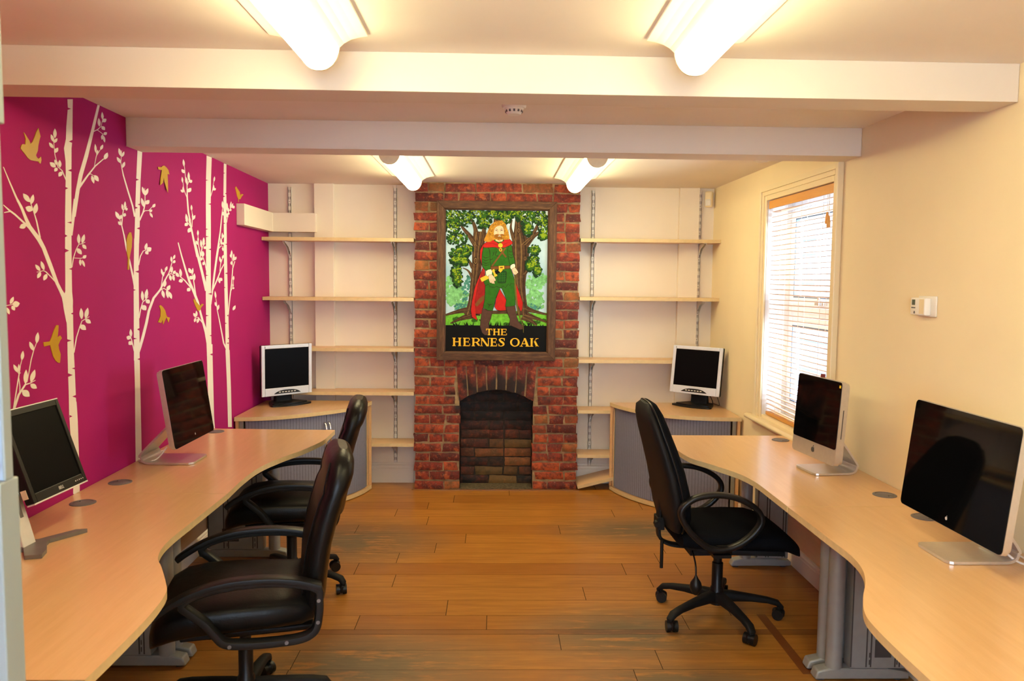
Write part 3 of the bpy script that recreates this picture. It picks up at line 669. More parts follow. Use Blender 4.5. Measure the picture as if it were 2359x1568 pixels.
# lettering
mb=MB(); lay[0]+=40
def letters(word,spans,yt,yb):
    H=yb-yt
    for ch,(xa,xb) in zip(word,spans):
        Wd=xb-xa; sw=.22*H; th=.085*H; sh=.075*H
        X=lambda u:xa+u*Wd
        Y=lambda v:yb-v*H
        def rect(x0,x1,v0,v1): mb.add([T_(x0,Y(v0),lay[0]),T_(x1,Y(v0),lay[0]),T_(x1,Y(v1),lay[0]),T_(x0,Y(v1),lay[0])],[(0,1,2,3)])
        def quad(*p): mb.add([T_(x,y,lay[0]) for x,y in p],[(0,1,2,3)])
        def rib(pts):
            pts=spline(pts,8); vs=[];n=len(pts)
            for i,(x,y,w) in enumerate(pts):
                a=pts[max(i-1,0)];b=pts[min(i+1,n-1)]; dx,dy=b[0]-a[0],b[1]-a[1]; l=math.hypot(dx,dy) or 1
                vs+=[T_(x-dy/l*w/2,y+dx/l*w/2,lay[0]),T_(x+dy/l*w/2,y-dx/l*w/2,lay[0])]
            mb.add(vs,[(2*i,2*i+1,2*i+3,2*i+2) for i in range(n-1)])
        lay[0]+=1
        def stem(xc,v0=0,v1=1,w=sw,s=1.75):
            rect(xc-w/2,xc+w/2,v0,v1)
            if s: 
                lay[0]+=1
                if v0==0: rect(xc-w*s/2,xc+w*s/2,0,.075)
                if v1==1: rect(xc-w*s/2,xc+w*s/2,.925,1)
        if ch=='T': stem(X(.5),s=1.9); lay[0]+=1; rect(xa,xb,.89,1); rect(xa,xa+th,.70,.9); rect(xb-th,xb,.70,.9)
        if ch=='H': stem(xa+sw*.85); stem(xb-sw*.85); lay[0]+=1; rect(xa+sw,xb-sw,.46,.56)
        if ch=='E': stem(xa+sw*.85); lay[0]+=1; rect(xa+sw,xb,.0,.10); rect(xa+sw,xb-th*.6,.90,1); rect(xa+sw,xb-Wd*.2,.47,.56); rect(xb-th,xb,0,.30); rect(xb-th*1.6,xb-th*.6,.72,1); rect(xb-Wd*.2-th,xb-Wd*.2,.38,.65)
        if ch=='R':
            stem(xa+sw*.85); lay[0]+=1; rib([(xa+sw,Y(.955),th),(X(.62),Y(.95),th*1.1),(X(.84),Y(.74),sw*.95),(X(.62),Y(.50),th*1.1),(xa+sw,Y(.48),th)]); lay[0]+=1; quad((X(.42),Y(.50)),(X(.68),Y(.50)),(xb+.04*H,Y(0)),(X(.80),Y(0))); rect(X(.78),xb+.06*H,0,.075)
        if ch=='N':
            rect(xa+.06*H,xa+.06*H+th*1.1,0,1); rect(xb-.06*H-th*1.1,xb-.06*H,0,1); rect(xa-.06*H,xa+.24*H,0,.075); rect(xb-.22*H,xb+.06*H,.925,1); lay[0]+=1; quad((xa-.05*H,Y(1)),(xa+.24*H,Y(1)),(xb-.06*H,Y(0)),(xb-.30*H,Y(0)))
        if ch=='S':
            rib([(X(.92),Y(.72),th*.6),(X(.84),Y(.90),th),(X(.50),Y(.96),th*1.1),(X(.20),Y(.80),sw*.8),(X(.42),Y(.58),sw*1.05),(X(.74),Y(.40),sw*1.05),(X(.80),Y(.20),sw*.85),(X(.48),Y(.04),th*1.1),(X(.16),Y(.10),th),(X(.06),Y(.30),th*.6)]); lay[0]+=1; rect(X(.88),X(.88)+th*.8,.68,.98); rect(X(.05),X(.05)+th*.8,.02,.32)
        if ch=='O':
            n=28; vs=[]
            for i in range(n):
                t=2*math.pi*i/n; vs+= [T_(X(.5)+Wd*.5*math.cos(t),Y(.5)-H*.515*math.sin(t),lay[0]),T_(X(.5)+(Wd*.5-sw*.98)*math.cos(t),Y(.5)-H*.41*math.sin(t),lay[0])]
            mb.add(vs,[(2*i,2*((i+1)%n),2*((i+1)%n)+1,2*i+1) for i in range(n)])
        if ch=='A':
            quad((X(.46),Y(1)),(X(.52),Y(1)),(X(.16),Y(0)),(X(.06),Y(0))); lay[0]+=1; quad((X(.40),Y(1)),(X(.60),Y(1)),(X(.97),Y(0)),(X(.70),Y(0))); lay[0]+=1; rect(X(.24),X(.70),.28,.37); rect(xa-.04*H,X(.30),0,.075); rect(X(.60),xb+.06*H,0,.075)
        if ch=='K':
            stem(xa+sw*.85); lay[0]+=1; quad((X(.30),Y(.44)),(X(.38),Y(.54)),(X(.92),Y(1)),(X(.78),Y(1))); lay[0]+=1; quad((X(.46),Y(.60)),(X(.66),Y(.68)),(xb+.02*H,Y(0)),(X(.74),Y(0))); rect(X(.66),xb,.925,1); rect(X(.66),xb+.06*H,0,.075)
letters('THE',[(948,1060),(1075,1200),(1215,1325)],920+1411,1040+1411)
letters('HERNES',[(340,500),(530,660),(690,845),(852,1008),(1025,1150),(1170,1290)],1090+1411,1245+1411)
letters('OAK',[(1385,1560),(1565,1735),(1748,1900)],1090+1411,1245+1411)
tag(mb.build('lettering',P['gold'],sg),'yellow lettering reading THE HERNES OAK')
TREES={
'A':dict(s=[
[(3.2223,2.3072,3.1814,2.2976),(3.2188,2.2717,3.1828,2.2644),(3.2128,2.1975,3.1663,2.1893),(3.2089,2.1476,3.1603,2.1408),(3.2,2.1101,3.1433,2.1015),(3.1967,2.0587,3.1516,2.0512),(3.1931,2.0121,3.1504,2.0065),(3.1866,1.9198,3.1416,1.9152),(3.1815,1.8399,3.1342,1.8362)],
[(3.1818,1.8449,3.1345,1.841),(3.1751,1.7219,3.1267,1.7197),(3.1689,1.5988,3.1206,1.5983),(3.1677,1.5426,3.1171,1.5442),(3.1719,1.5053,3.0947,1.5084),(3.1687,1.4765,3.1007,1.4758),(3.166,1.4242,3.1165,1.4242)],
[(3.1696,1.5293,3.0881,1.5262),(3.1693,1.4668,3.1059,1.4657),(3.1679,1.4161,3.1195,1.4173),(3.1662,1.3411,3.12,1.344),(3.1658,1.2975,3.1184,1.301),(3.1684,1.2158,3.1173,1.2209),(3.1698,1.1243,3.1174,1.1311),(3.1727,1.036,3.1143,1.0452)],
[(3.1737,1.0976,3.1162,1.1051),(3.1783,1.0263,3.1161,1.0357),(3.1787,0.9077,3.1229,0.9182),(3.1799,0.7999,3.1305,0.8114),(3.1747,0.7172,3.1253,0.7309)],
[(3.4471,2.3325,3.4283,2.3305),(3.3884,2.2111,3.3639,2.2093),(3.3318,2.0988,3.302,2.098),(3.2824,2.0161,3.2521,2.0158),(3.2529,1.9506,3.2237,1.9498),(3.2143,1.8416,3.1874,1.8415)],
[(3.2326,1.9134,3.2048,1.9123),(3.2101,1.8466,3.1861,1.8459),(3.185,1.7651,3.1731,1.765)],
[(3.4714,2.1095,3.466,2.1117),(3.3942,2.0667,3.3866,2.0692),(3.3298,2.0192,3.3196,2.0217),(3.2518,1.9555,3.2379,1.9589)],
[(3.3816,2.0669,3.3856,2.0671),(3.4008,2.112,3.4058,2.1119),(3.4377,2.144,3.4412,2.1435)],
[(3.3309,2.0253,3.332,2.0237),(3.3521,2.0316,3.3508,2.0292),(3.3821,2.0256,3.3798,2.0237)],
[(3.3814,2.2111,3.384,2.2086),(3.4189,2.226,3.4224,2.224),(3.4504,2.2444,3.4551,2.2439),(3.4625,2.2659,3.4666,2.2662),(3.4786,2.2937,3.482,2.294)],
[(3.4218,2.2244,3.4193,2.2224),(3.4731,2.216,3.4705,2.2139)],
[(3.1471,1.9782,3.1537,1.9805),(3.1207,2.0104,3.1267,2.0131),(3.0908,2.0213,3.096,2.0233),(3.0719,2.0658,3.0763,2.0668),(3.0673,2.1146,3.0707,2.1154)],
[(3.1692,1.639,3.1762,1.6385),(3.1842,1.6764,3.19,1.6758),(3.2083,1.7114,3.2128,1.7106),(3.2318,1.7331,3.2351,1.7314),(3.2611,1.7378,3.2627,1.7355),(3.2856,1.745,3.2873,1.7434)],
[(3.1873,1.6773,3.1869,1.6749),(3.2453,1.6776,3.2455,1.6748),(3.277,1.6826,3.2778,1.6811)],
[(3.1616,1.2978,3.1699,1.2963),(3.1874,1.3583,3.1945,1.357),(3.215,1.3976,3.2214,1.3961),(3.236,1.4221,3.241,1.42),(3.2662,1.4289,3.2689,1.4263),(3.2994,1.4366,3.3013,1.4349)],
[(3.1018,1.5026,3.1383,1.5118),(3.0717,1.5445,3.0931,1.55),(3.0484,1.5721,3.0693,1.5766),(2.9983,1.6447,3.0249,1.6507),(2.9613,1.7041,2.9847,1.7106),(2.9318,1.7326,2.9562,1.7422),(2.9046,1.7535,2.9253,1.7632),(2.8761,1.7748,2.897,1.783),(2.8573,1.8022,2.8754,1.8079),(2.8314,1.8441,2.8446,1.8488),(2.8102,1.8663,2.8219,1.8711)],
[(2.8599,1.8066,2.8733,1.8113),(2.8028,1.8779,2.8122,1.8814),(2.767,1.9301,2.7729,1.9323),(2.74,1.9714,2.7434,1.9726)],
[(2.8896,1.767,2.9021,1.7753),(2.845,1.7903,2.8524,1.7953),(2.7953,1.8134,2.8021,1.8185),(2.7602,1.8266,2.7663,1.8312),(2.7319,1.8424,2.7344,1.8441)],
[(2.7724,1.8226,2.7715,1.8261),(2.7362,1.816,2.7355,1.8185)],
[(2.9474,1.7427,2.9566,1.7443),(2.9289,1.801,2.9368,1.8026),(2.9166,1.8281,2.9224,1.8296),(2.8973,1.8627,2.9015,1.8639),(2.8915,1.8761,2.8943,1.8769)],
[(3.0474,1.5772,3.0541,1.5804),(3.0111,1.5995,3.0167,1.6023),(2.9807,1.6166,2.9852,1.6196),(2.9647,1.6217,2.9651,1.6245),(2.9417,1.617,2.9408,1.6195),(2.9209,1.616,2.9207,1.6177)],
],l=[
(3.4756,2.1084,3.4741,2.1265,3.5063,2.143,3.5078,2.1248),
(3.4007,2.1245,3.389,2.1407,3.3963,2.1609,3.4081,2.1447),
(3.4069,2.1157,3.4045,2.1275,3.4187,2.1403,3.4212,2.1285),
(3.443,2.1443,3.4434,2.1578,3.4655,2.1704,3.465,2.1569),
(3.3577,2.0248,3.379,2.0124,3.3756,1.9933,3.3543,2.0059),
(3.3812,2.0295,3.4137,2.0249,3.4157,2.007,3.3832,2.0119),
(3.4388,2.2415,3.424,2.2559,3.4341,2.2763,3.449,2.2619),
(3.4687,2.2767,3.4574,2.2902,3.4673,2.3085,3.4786,2.2951),
(3.4681,2.2668,3.4746,2.2809,3.5032,2.287,3.4966,2.2727),
(3.4599,2.2472,3.486,2.2485,3.4872,2.2359,3.4611,2.2347),
(3.4647,2.2137,3.4717,2.2028,3.4576,2.1894,3.4507,2.2002),
(3.4753,2.2139,3.4826,2.2256,3.506,2.2295,3.4986,2.2178),
(3.4715,2.21,3.4875,2.199,3.4838,2.1825,3.4679,2.1935),
(3.0781,2.1282,3.0671,2.1444,3.0805,2.1651,3.0916,2.1489),
(3.0688,2.1121,3.0502,2.1214,3.0515,2.1379,3.0701,2.1286),
(3.0714,2.1096,3.0749,2.1219,3.0949,2.1312,3.0913,2.1189),
(3.0645,2.0881,3.0411,2.0916,3.0359,2.1049,3.0592,2.1015),
(3.0717,2.0723,3.0741,2.0863,3.0982,2.096,3.0958,2.0819),
(3.091,2.0278,3.071,2.0333,3.0701,2.0467,3.09,2.0413),
(3.0765,2.0184,3.0459,2.0173,3.0365,2.0315,3.0669,2.0327),
(3.1074,2.0213,3.095,2.034,3.1064,2.0507,3.1189,2.0381),
(3.0876,2.0185,3.0871,2.0074,3.0671,2.001,3.0675,2.012),
(3.1207,2.0083,3.1205,1.9947,3.0966,1.9858,3.0968,1.9993),
(3.2336,1.7338,3.2203,1.7532,3.2331,1.7744,3.2464,1.755),
(3.2588,1.7381,3.2561,1.7578,3.2802,1.7756,3.2829,1.7558),
(3.2617,1.7335,3.288,1.7297,3.2924,1.7158,3.2659,1.7198),
(3.217,1.7159,3.2486,1.7097,3.2527,1.6922,3.2211,1.6986),
(3.2612,1.6767,3.2673,1.6881,3.2907,1.6903,3.2845,1.6787),
(3.239,1.6729,3.2497,1.6601,3.2404,1.6462,3.2297,1.659),
(3.2545,1.6702,3.2736,1.6581,3.2748,1.6421,3.2557,1.6543),
(3.2358,1.4276,3.2201,1.4509,3.2343,1.4736,3.2502,1.4503),
(3.2676,1.4292,3.2631,1.4535,3.2898,1.4733,3.2943,1.4488),
(3.2674,1.426,3.2996,1.4234,3.3104,1.4077,3.278,1.4105),
(3.2219,1.4061,3.2589,1.4016,3.2678,1.3827,3.2306,1.3874),
(2.8923,1.8679,2.8602,1.8751,2.853,1.8948,2.885,1.8879),
(2.9018,1.8619,2.8975,1.8801,2.9166,1.8982,2.9209,1.8799),
(2.9093,1.8403,2.8784,1.8332,2.8643,1.8473,2.8948,1.8545),
(2.9194,1.8272,2.9136,1.848,2.9372,1.8681,2.9431,1.8471),
(2.865,1.7857,2.85,1.7707,2.8227,1.7713,2.8374,1.7861),
(2.9702,1.6237,2.9499,1.6387,2.9516,1.6579,2.9719,1.6431),
(2.944,1.6211,2.9195,1.6288,2.9135,1.6442,2.9379,1.6367),
(2.9464,1.6177,2.9458,1.6031,2.9244,1.5942,2.925,1.6087),
(2.9878,1.6109,2.9882,1.5955,2.9651,1.5862,2.9647,1.6015),
],m=[
(3.174,2.2644,3.2047,2.2659,3.1734,2.2541),
(3.2073,2.1445,3.1788,2.1336,3.2065,2.1325),
(3.2008,2.0306,3.1647,2.0189,3.2,2.017),
(3.1402,1.9516,3.1628,1.9492,3.1396,1.9414),
(3.1794,1.8202,3.1452,1.8137,3.1788,1.8122),
(3.1257,1.766,3.1451,1.7616,3.125,1.755),
(3.1212,1.7108,3.1541,1.7042,3.1202,1.695),
(3.1746,1.6364,3.1465,1.6316,3.174,1.6276),
(3.1721,1.4593,3.15,1.4549,3.1714,1.4488),
(3.1149,1.3555,3.1497,1.3473,3.1142,1.3444),
(3.1755,1.2377,3.1424,1.2364,3.1749,1.2279),
(3.1144,1.2203,3.1492,1.2089,3.1135,1.2059),
(3.1752,1.1259,3.1404,1.1241,3.1743,1.1121),
(3.1145,1.0534,3.1371,1.0442,3.1138,1.043),
]),
'Z':dict(s=[
[(2.7256,2.3146,2.7033,2.3086),(2.6822,1.6142,2.6577,1.6139),(2.6671,1.3534,2.6402,1.3557),(2.6553,1.0911,2.6259,1.0965)],
[(2.6657,1.4888,2.6675,1.4859),(2.7187,1.5004,2.7198,1.4981),(2.7592,1.5033,2.7604,1.5012),(2.7734,1.5109,2.7746,1.5101)],
[(2.6846,1.0822,2.6986,1.0754),(2.7434,1.1417,2.7558,1.1365),(2.7754,1.186,2.7853,1.1817),(2.8195,1.2165,2.8261,1.2117),(2.8486,1.2165,2.8506,1.2131),(2.8865,1.2224,2.8883,1.2202)],
[(2.8306,1.2218,2.8353,1.2206),(2.8448,1.2537,2.8496,1.2527),(2.8626,1.2998,2.8674,1.2987),(2.8826,1.3348,2.8868,1.3337),(2.9014,1.3574,2.9042,1.3566)],
[(2.7394,1.1301,2.7447,1.1287),(2.7848,1.2581,2.7903,1.2569),(2.7956,1.2871,2.7993,1.2863),(2.8058,1.3054,2.8085,1.3047)],
[(2.7862,1.244,2.7825,1.2442),(2.7915,1.21,2.7868,1.2105),(2.7872,1.1883,2.7835,1.189)],
[(2.7686,1.2739,2.7667,1.2732),(2.7861,1.2585,2.7843,1.257),(2.7967,1.2598,2.7975,1.2584)],
],l=[
(2.7508,1.5044,2.7522,1.5195,2.7716,1.5295,2.7702,1.5143),
(2.7643,1.5013,2.7823,1.5141,2.8071,1.5055,2.7887,1.4926),
(2.7595,1.4987,2.777,1.4931,2.7753,1.4814,2.7578,1.4871),
(2.7299,1.493,2.745,1.4826,2.7431,1.469,2.7281,1.4795),
(2.8229,1.2155,2.8136,1.2432,2.8311,1.2669,2.8404,1.2391),
(2.8572,1.2181,2.8579,1.2435,2.8864,1.2606,2.8858,1.2348),
(2.8543,1.2114,2.8834,1.2072,2.894,1.1903,2.8647,1.1946),
(2.8024,1.196,2.8379,1.1889,2.8455,1.1673,2.8098,1.1747),
(2.9037,1.3555,2.8974,1.3773,2.915,1.3959,2.9214,1.374),
(2.8819,1.3303,2.8592,1.3462,2.8585,1.3656,2.8812,1.3498),
(2.8061,1.303,2.8015,1.3211,2.8163,1.3358,2.821,1.3176),
(2.7785,1.2627,2.7585,1.2766,2.7561,1.2936,2.776,1.2799),
(2.7854,1.2605,2.7795,1.2769,2.7874,1.2917,2.7934,1.2753),
],m=[
]),
'B':dict(s=[
[(3.8652,2.2101,3.8124,2.2026),(3.8358,2.0586,3.7878,2.0535),(3.8228,1.9518,3.7736,1.9475),(3.8154,1.8605,3.7628,1.8572),(3.8026,1.7634,3.7497,1.7616)],
[(3.8031,1.786,3.7503,1.7835),(3.7894,1.652,3.7386,1.6513),(3.7846,1.5451,3.7303,1.5455),(3.7814,1.4224,3.7236,1.4247),(3.7772,1.2684,3.716,1.2734),(3.7732,1.2037,3.712,1.2099)],
[(3.7751,1.2267,3.7155,1.2318),(3.772,1.0739,3.7154,1.0812),(3.7704,0.8642,3.7074,0.8759),(3.7675,0.7132,3.7013,0.7283)],
[(3.7541,1.8852,3.7718,1.8882),(3.7341,1.9337,3.75,1.937),(3.6889,1.9992,3.703,2.0027),(3.6486,2.0637,3.66,2.0666),(3.6365,2.0967,3.6441,2.0984),(3.6296,2.1188,3.6347,2.1196),(3.6384,2.1487,3.6423,2.1491),(3.6439,2.1751,3.6465,2.1755)],
[(3.6506,1.756,3.6648,1.7579),(3.638,1.7924,3.6495,1.7942),(3.6188,1.8347,3.629,1.8358),(3.6284,1.876,3.6373,1.8763),(3.6408,1.9063,3.6479,1.9056),(3.68,1.9286,3.683,1.9277)],
[(3.6208,1.8346,3.627,1.8359),(3.6034,1.8605,3.6095,1.8619)],
[(3.6497,1.7967,3.6376,1.795),(3.6718,1.7356,3.6571,1.7336),(3.7016,1.6774,3.6867,1.6755),(3.7416,1.5917,3.7212,1.5899),(3.7485,1.5611,3.7313,1.5601)],
[(3.808,1.8735,3.8208,1.872),(3.8495,1.9145,3.8631,1.9137),(3.8747,1.9543,3.8864,1.9548),(3.8795,1.9973,3.8869,1.9981),(3.8822,2.0343,3.8859,2.0347)],
[(3.8567,1.9173,3.8633,1.9146),(3.8774,1.9263,3.88,1.9224),(3.9212,1.9306,3.9254,1.9278),(3.968,1.9544,3.9724,1.9531)],
[(3.7847,1.6601,3.7951,1.6594),(3.808,1.703,3.8182,1.7019),(3.8428,1.7299,3.8499,1.7273),(3.8826,1.7371,3.8847,1.7346)],
[(3.7735,1.4077,3.7857,1.4062),(3.7969,1.453,3.8073,1.4516),(3.8226,1.4835,3.8305,1.4815),(3.8569,1.4946,3.8619,1.4922),(3.8916,1.5081,3.8943,1.507)],
[(3.7123,1.2543,3.7224,1.2544),(3.6883,1.3093,3.6966,1.3096),(3.6799,1.3251,3.6848,1.3254)],
[(3.7517,1.2491,3.7769,1.2435),(3.7673,1.271,3.7962,1.2649),(3.8063,1.322,3.8359,1.3165),(3.8473,1.3816,3.8761,1.3773),(3.8799,1.4394,3.9068,1.435),(3.9428,1.502,3.9665,1.4962),(4.0272,1.5408,4.0456,1.5357),(4.0928,1.589,4.1092,1.5856),(4.1502,1.626,4.1621,1.6242),(4.1982,1.6832,4.2076,1.6824)],
[(4.1361,1.6145,4.1426,1.6103),(4.1834,1.6254,4.1825,1.6211),(4.2389,1.612,4.2354,1.6098)],
[(4.0476,1.5548,4.0576,1.5542),(4.0666,1.6042,4.0754,1.6032),(4.1227,1.6461,4.1283,1.6451)],
[(4.0339,1.5409,4.0388,1.5355),(4.0895,1.5479,4.0867,1.5439),(4.1627,1.5251,4.1588,1.5231)],
],l=[
(3.6371,2.1469,3.6128,2.1598,3.6158,2.1804,3.64,2.1676),
(3.6466,2.1464,3.6473,2.1604,3.6695,2.1741,3.6688,2.1601),
(3.632,2.1163,3.6007,2.1215,3.5944,2.1375,3.6255,2.1324),
(3.6467,2.097,3.6458,2.1131,3.6725,2.1286,3.6734,2.1124),
(3.641,1.9042,3.6256,1.9171,3.632,1.9335,3.6474,1.9207),
(3.6578,1.9144,3.6498,1.9306,3.6651,1.9483,3.6732,1.9321),
(3.6609,1.9118,3.6717,1.9215,3.6894,1.9172,3.6785,1.9074),
(3.6399,1.8868,3.6622,1.8944,3.6702,1.8844,3.6479,1.8769),
(3.6033,1.861,3.5682,1.8726,3.5648,1.8938,3.5999,1.8824),
(3.6065,1.8612,3.6031,1.8735,3.6238,1.8841,3.6271,1.8718),
(3.6208,1.8365,3.5925,1.8384,3.5889,1.8513,3.6171,1.8495),
(3.8774,1.9986,3.8504,2.0145,3.8531,2.037,3.8801,2.0212),
(3.8832,1.9971,3.8851,2.0181,3.921,2.0373,3.9191,2.0161),
(3.8687,1.9396,3.8377,1.9575,3.8404,1.9825,3.8714,1.9649),
(3.888,1.9568,3.8923,1.9737,3.9318,1.9812,3.9274,1.9641),
(3.9698,1.9481,3.972,1.9615,4.002,1.97,3.9999,1.9565),
(3.9304,1.9227,3.9363,1.9339,3.9631,1.9374,3.9571,1.9261),
(3.934,1.9208,3.9619,1.9129,3.9668,1.8979,3.9388,1.9059),
(3.8697,1.7353,3.8639,1.7532,3.8903,1.7693,3.8963,1.7514),
(3.8879,1.7302,3.8977,1.7481,3.941,1.7488,3.931,1.7307),
(3.874,1.7296,3.9039,1.727,3.9009,1.7138,3.8711,1.7165),
(3.8268,1.4864,3.8067,1.5114,3.8208,1.5369,3.8411,1.5119),
(3.8595,1.4953,3.8502,1.5217,3.8793,1.5452,3.8887,1.5187),
(3.864,1.4933,3.9032,1.4904,3.905,1.4737,3.8658,1.4767),
(3.8165,1.4673,3.862,1.4616,3.8608,1.4416,3.8154,1.4475),
(3.6873,1.323,3.6716,1.3425,3.6846,1.3608,3.7004,1.3414),
(3.6818,1.3159,3.6511,1.3133,3.6406,1.3275,3.6711,1.3302),
(3.6962,1.3016,3.6949,1.2867,3.6615,1.2886,3.6628,1.3033),
(4.1974,1.6827,4.1805,1.6971,4.1917,1.7134,4.2087,1.6989),
(4.2203,1.6981,4.2186,1.7125,4.244,1.7244,4.2457,1.7098),
(4.2142,1.6894,4.2426,1.6943,4.2471,1.683,4.2187,1.6782),
(4.1863,1.6254,4.1768,1.644,4.2016,1.6612,4.2112,1.6425),
(4.2101,1.6205,4.2125,1.6344,4.2467,1.6397,4.2442,1.6257),
(4.1664,1.6168,4.1917,1.6021,4.1806,1.5844,4.1554,1.5992),
(4.2075,1.615,4.2333,1.6013,4.2244,1.5844,4.1988,1.5981),
(4.0695,1.614,4.0518,1.6299,4.0583,1.6475,4.0761,1.6317),
(4.0762,1.605,4.07,1.6189,4.0881,1.6315,4.0944,1.6175),
(4.107,1.6342,4.1064,1.6493,4.1349,1.6604,4.1354,1.6451),
(4.0885,1.5521,4.0797,1.5714,4.1094,1.5873,4.1183,1.5679),
(4.124,1.5343,4.125,1.5528,4.1663,1.562,4.1653,1.5433),
(4.0618,1.5379,4.0926,1.5183,4.085,1.4954,4.0543,1.5152),
(4.1189,1.5373,4.146,1.5162,4.1374,1.493,4.1105,1.5142),
(4.1502,1.5277,4.1878,1.511,4.1846,1.489,4.1471,1.5058),
],m=[
(3.7856,2.0668,3.8182,2.0659,3.785,2.0566),
(3.829,1.9555,3.7955,1.9464,3.8283,1.9436),
(3.7618,1.9348,3.7976,1.9316,3.761,1.9216),
(3.8195,1.8424,3.7769,1.8325,3.8186,1.8281),
(3.7988,1.636,3.7479,1.6279,3.7978,1.621),
(3.7227,1.5463,3.7517,1.5416,3.7221,1.5375),
(3.787,1.3611,3.752,1.3548,3.7859,1.3441),
(3.7126,1.3176,3.7507,1.3108,3.7121,1.3097),
(3.7756,1.2154,3.7455,1.2134,3.775,1.2054),
]),
'C':dict(s=[
[(4.8598,2.3415,4.7703,2.3283),(4.8381,2.1935,4.7515,2.1831),(4.8245,2.0411,4.7404,2.0331),(4.8187,1.881,4.7346,1.8758),(4.8077,1.7331,4.7238,1.7307)],
[(4.8144,1.812,4.731,1.8081),(4.8017,1.6379,4.7209,1.6371),(4.7992,1.5074,4.7085,1.5087),(4.7941,1.3765,4.7059,1.3801),(4.7893,1.2717,4.7011,1.277),(4.7899,1.1276,4.7065,1.1348)],
[(4.8071,1.1985,4.7056,1.2061),(4.8045,1.1104,4.708,1.1192),(4.8073,0.9326,4.7104,0.9449),(4.81,0.7538,4.7178,0.7684),(4.8213,0.6759,4.7337,0.6901)],
[(4.5647,1.7216,4.5985,1.7254),(4.5086,1.8234,4.5353,1.8269),(4.4738,1.896,4.4961,1.8991),(4.4426,1.9675,4.4647,1.9705),(4.4309,2.04,4.451,2.0424),(4.4363,2.1135,4.4483,2.1154),(4.4155,2.1545,4.4244,2.1561),(4.4094,2.2008,4.4163,2.202),(4.4036,2.218,4.4085,2.219)],
[(4.4411,2.1149,4.4494,2.1147),(4.4869,2.1571,4.4934,2.157)],
[(4.4334,2.0434,4.4428,2.0457),(4.387,2.0858,4.3956,2.0876),(4.379,2.1247,4.3848,2.1257)],
[(4.4997,1.8875,4.5101,1.888),(4.5113,1.9516,4.5207,1.9524),(4.5024,1.9843,4.5086,1.9851)],
[(4.4843,1.885,4.4945,1.8883),(4.4458,1.9028,4.4537,1.9058),(4.4039,1.9167,4.4075,1.9183)],
[(4.6264,1.7271,4.6416,1.7285),(4.5952,1.7983,4.6049,1.7992),(4.5943,1.848,4.6008,1.8485)],
[(4.6221,1.7279,4.6349,1.7274),(4.6539,1.7787,4.6642,1.7778),(4.7147,1.8086,4.7193,1.8077)],
[(4.5573,1.8056,4.5194,1.8003),(4.6293,1.7006,4.5902,1.6961),(4.6791,1.6256,4.639,1.6219),(4.745,1.5274,4.6965,1.5241)],
[(4.6028,1.8022,4.5936,1.8012),(4.6366,1.7327,4.6223,1.7318),(4.6291,1.6862,4.6125,1.6861)],
[(4.6681,1.7795,4.6562,1.7796),(4.6449,1.7325,4.6331,1.7327)],
[(4.6768,1.726,4.6652,1.7243),(4.7114,1.6886,4.6994,1.6873),(4.7301,1.6461,4.7178,1.6452)],
[(4.2991,1.7921,4.2852,1.79),(4.3484,1.7203,4.3302,1.7178),(4.4054,1.6469,4.3806,1.6438),(4.4644,1.5797,4.4332,1.5755),(4.5359,1.5184,4.4999,1.5136),(4.5891,1.4625,4.5555,1.4597),(4.625,1.402,4.595,1.4005),(4.6718,1.3365,4.6367,1.3349),(4.7243,1.2775,4.6757,1.2771),(4.7419,1.2059,4.7046,1.2071)],
[(4.4612,1.5429,4.4767,1.5475),(4.3673,1.5855,4.3798,1.5899),(4.3083,1.6057,4.3153,1.6086),(4.26,1.6235,4.2635,1.625)],
[(4.5338,1.4947,4.5521,1.4953),(4.5126,1.5607,4.5284,1.5615),(4.5009,1.6016,4.5109,1.6024),(4.4817,1.6259,4.4881,1.6267)],
[(4.6449,1.3322,4.6584,1.3352),(4.569,1.3716,4.5768,1.3754),(4.5096,1.3734,4.5092,1.3755)],
[(4.8218,2.093,4.8309,2.093),(4.8593,2.1369,4.8699,2.1374),(4.8867,2.1961,4.8928,2.1966)],
[(4.7827,1.4426,4.8004,1.4414),(4.815,1.5339,4.8434,1.5324),(4.8516,1.626,4.883,1.6249),(4.897,1.724,4.9288,1.7233),(4.9509,1.8193,4.9805,1.8191)],
[(4.8954,1.7236,4.9272,1.723),(4.9811,1.8915,5.0038,1.892),(5.0216,1.9979,5.0396,1.9988),(5.0408,2.041,5.0512,2.0416)],
[(4.9467,1.7858,4.9575,1.7828),(5.0047,1.8072,5.0085,1.8034),(5.0532,1.7998,5.0499,1.7979)],
[(4.822,1.5302,4.841,1.5272),(4.9159,1.6005,4.9358,1.5979),(4.9889,1.6594,5.0065,1.6571),(5.0527,1.6945,5.065,1.6925)],
[(4.9638,1.6444,4.9748,1.6442),(4.9803,1.6899,4.9911,1.6894),(5.0264,1.7272,5.0329,1.7266)],
[(4.9253,1.6027,4.9265,1.6001),(4.9664,1.6051,4.9676,1.6025)],
],l=[
(4.4037,2.2117,4.3833,2.2279,4.3943,2.2499,4.4147,2.2338),
(4.4094,2.1764,4.3697,2.1768,4.3666,2.1921,4.4063,2.1918),
(4.4425,2.1181,4.415,2.1348,4.425,2.1585,4.4526,2.1419),
(4.469,2.1426,4.4518,2.1648,4.4689,2.1917,4.4863,2.1696),
(4.4767,2.1351,4.4855,2.1494,4.5227,2.152,4.5137,2.1376),
(4.45,2.0769,4.4553,2.0959,4.5046,2.1071,4.4992,2.088),
(4.3758,2.1201,4.3598,2.1337,4.3709,2.1515,4.387,2.1379),
(4.3874,2.071,4.3703,2.0837,4.3804,2.1005,4.3976,2.0879),
(4.3903,2.0696,4.3557,2.0675,4.3454,2.0785,4.3799,2.0807),
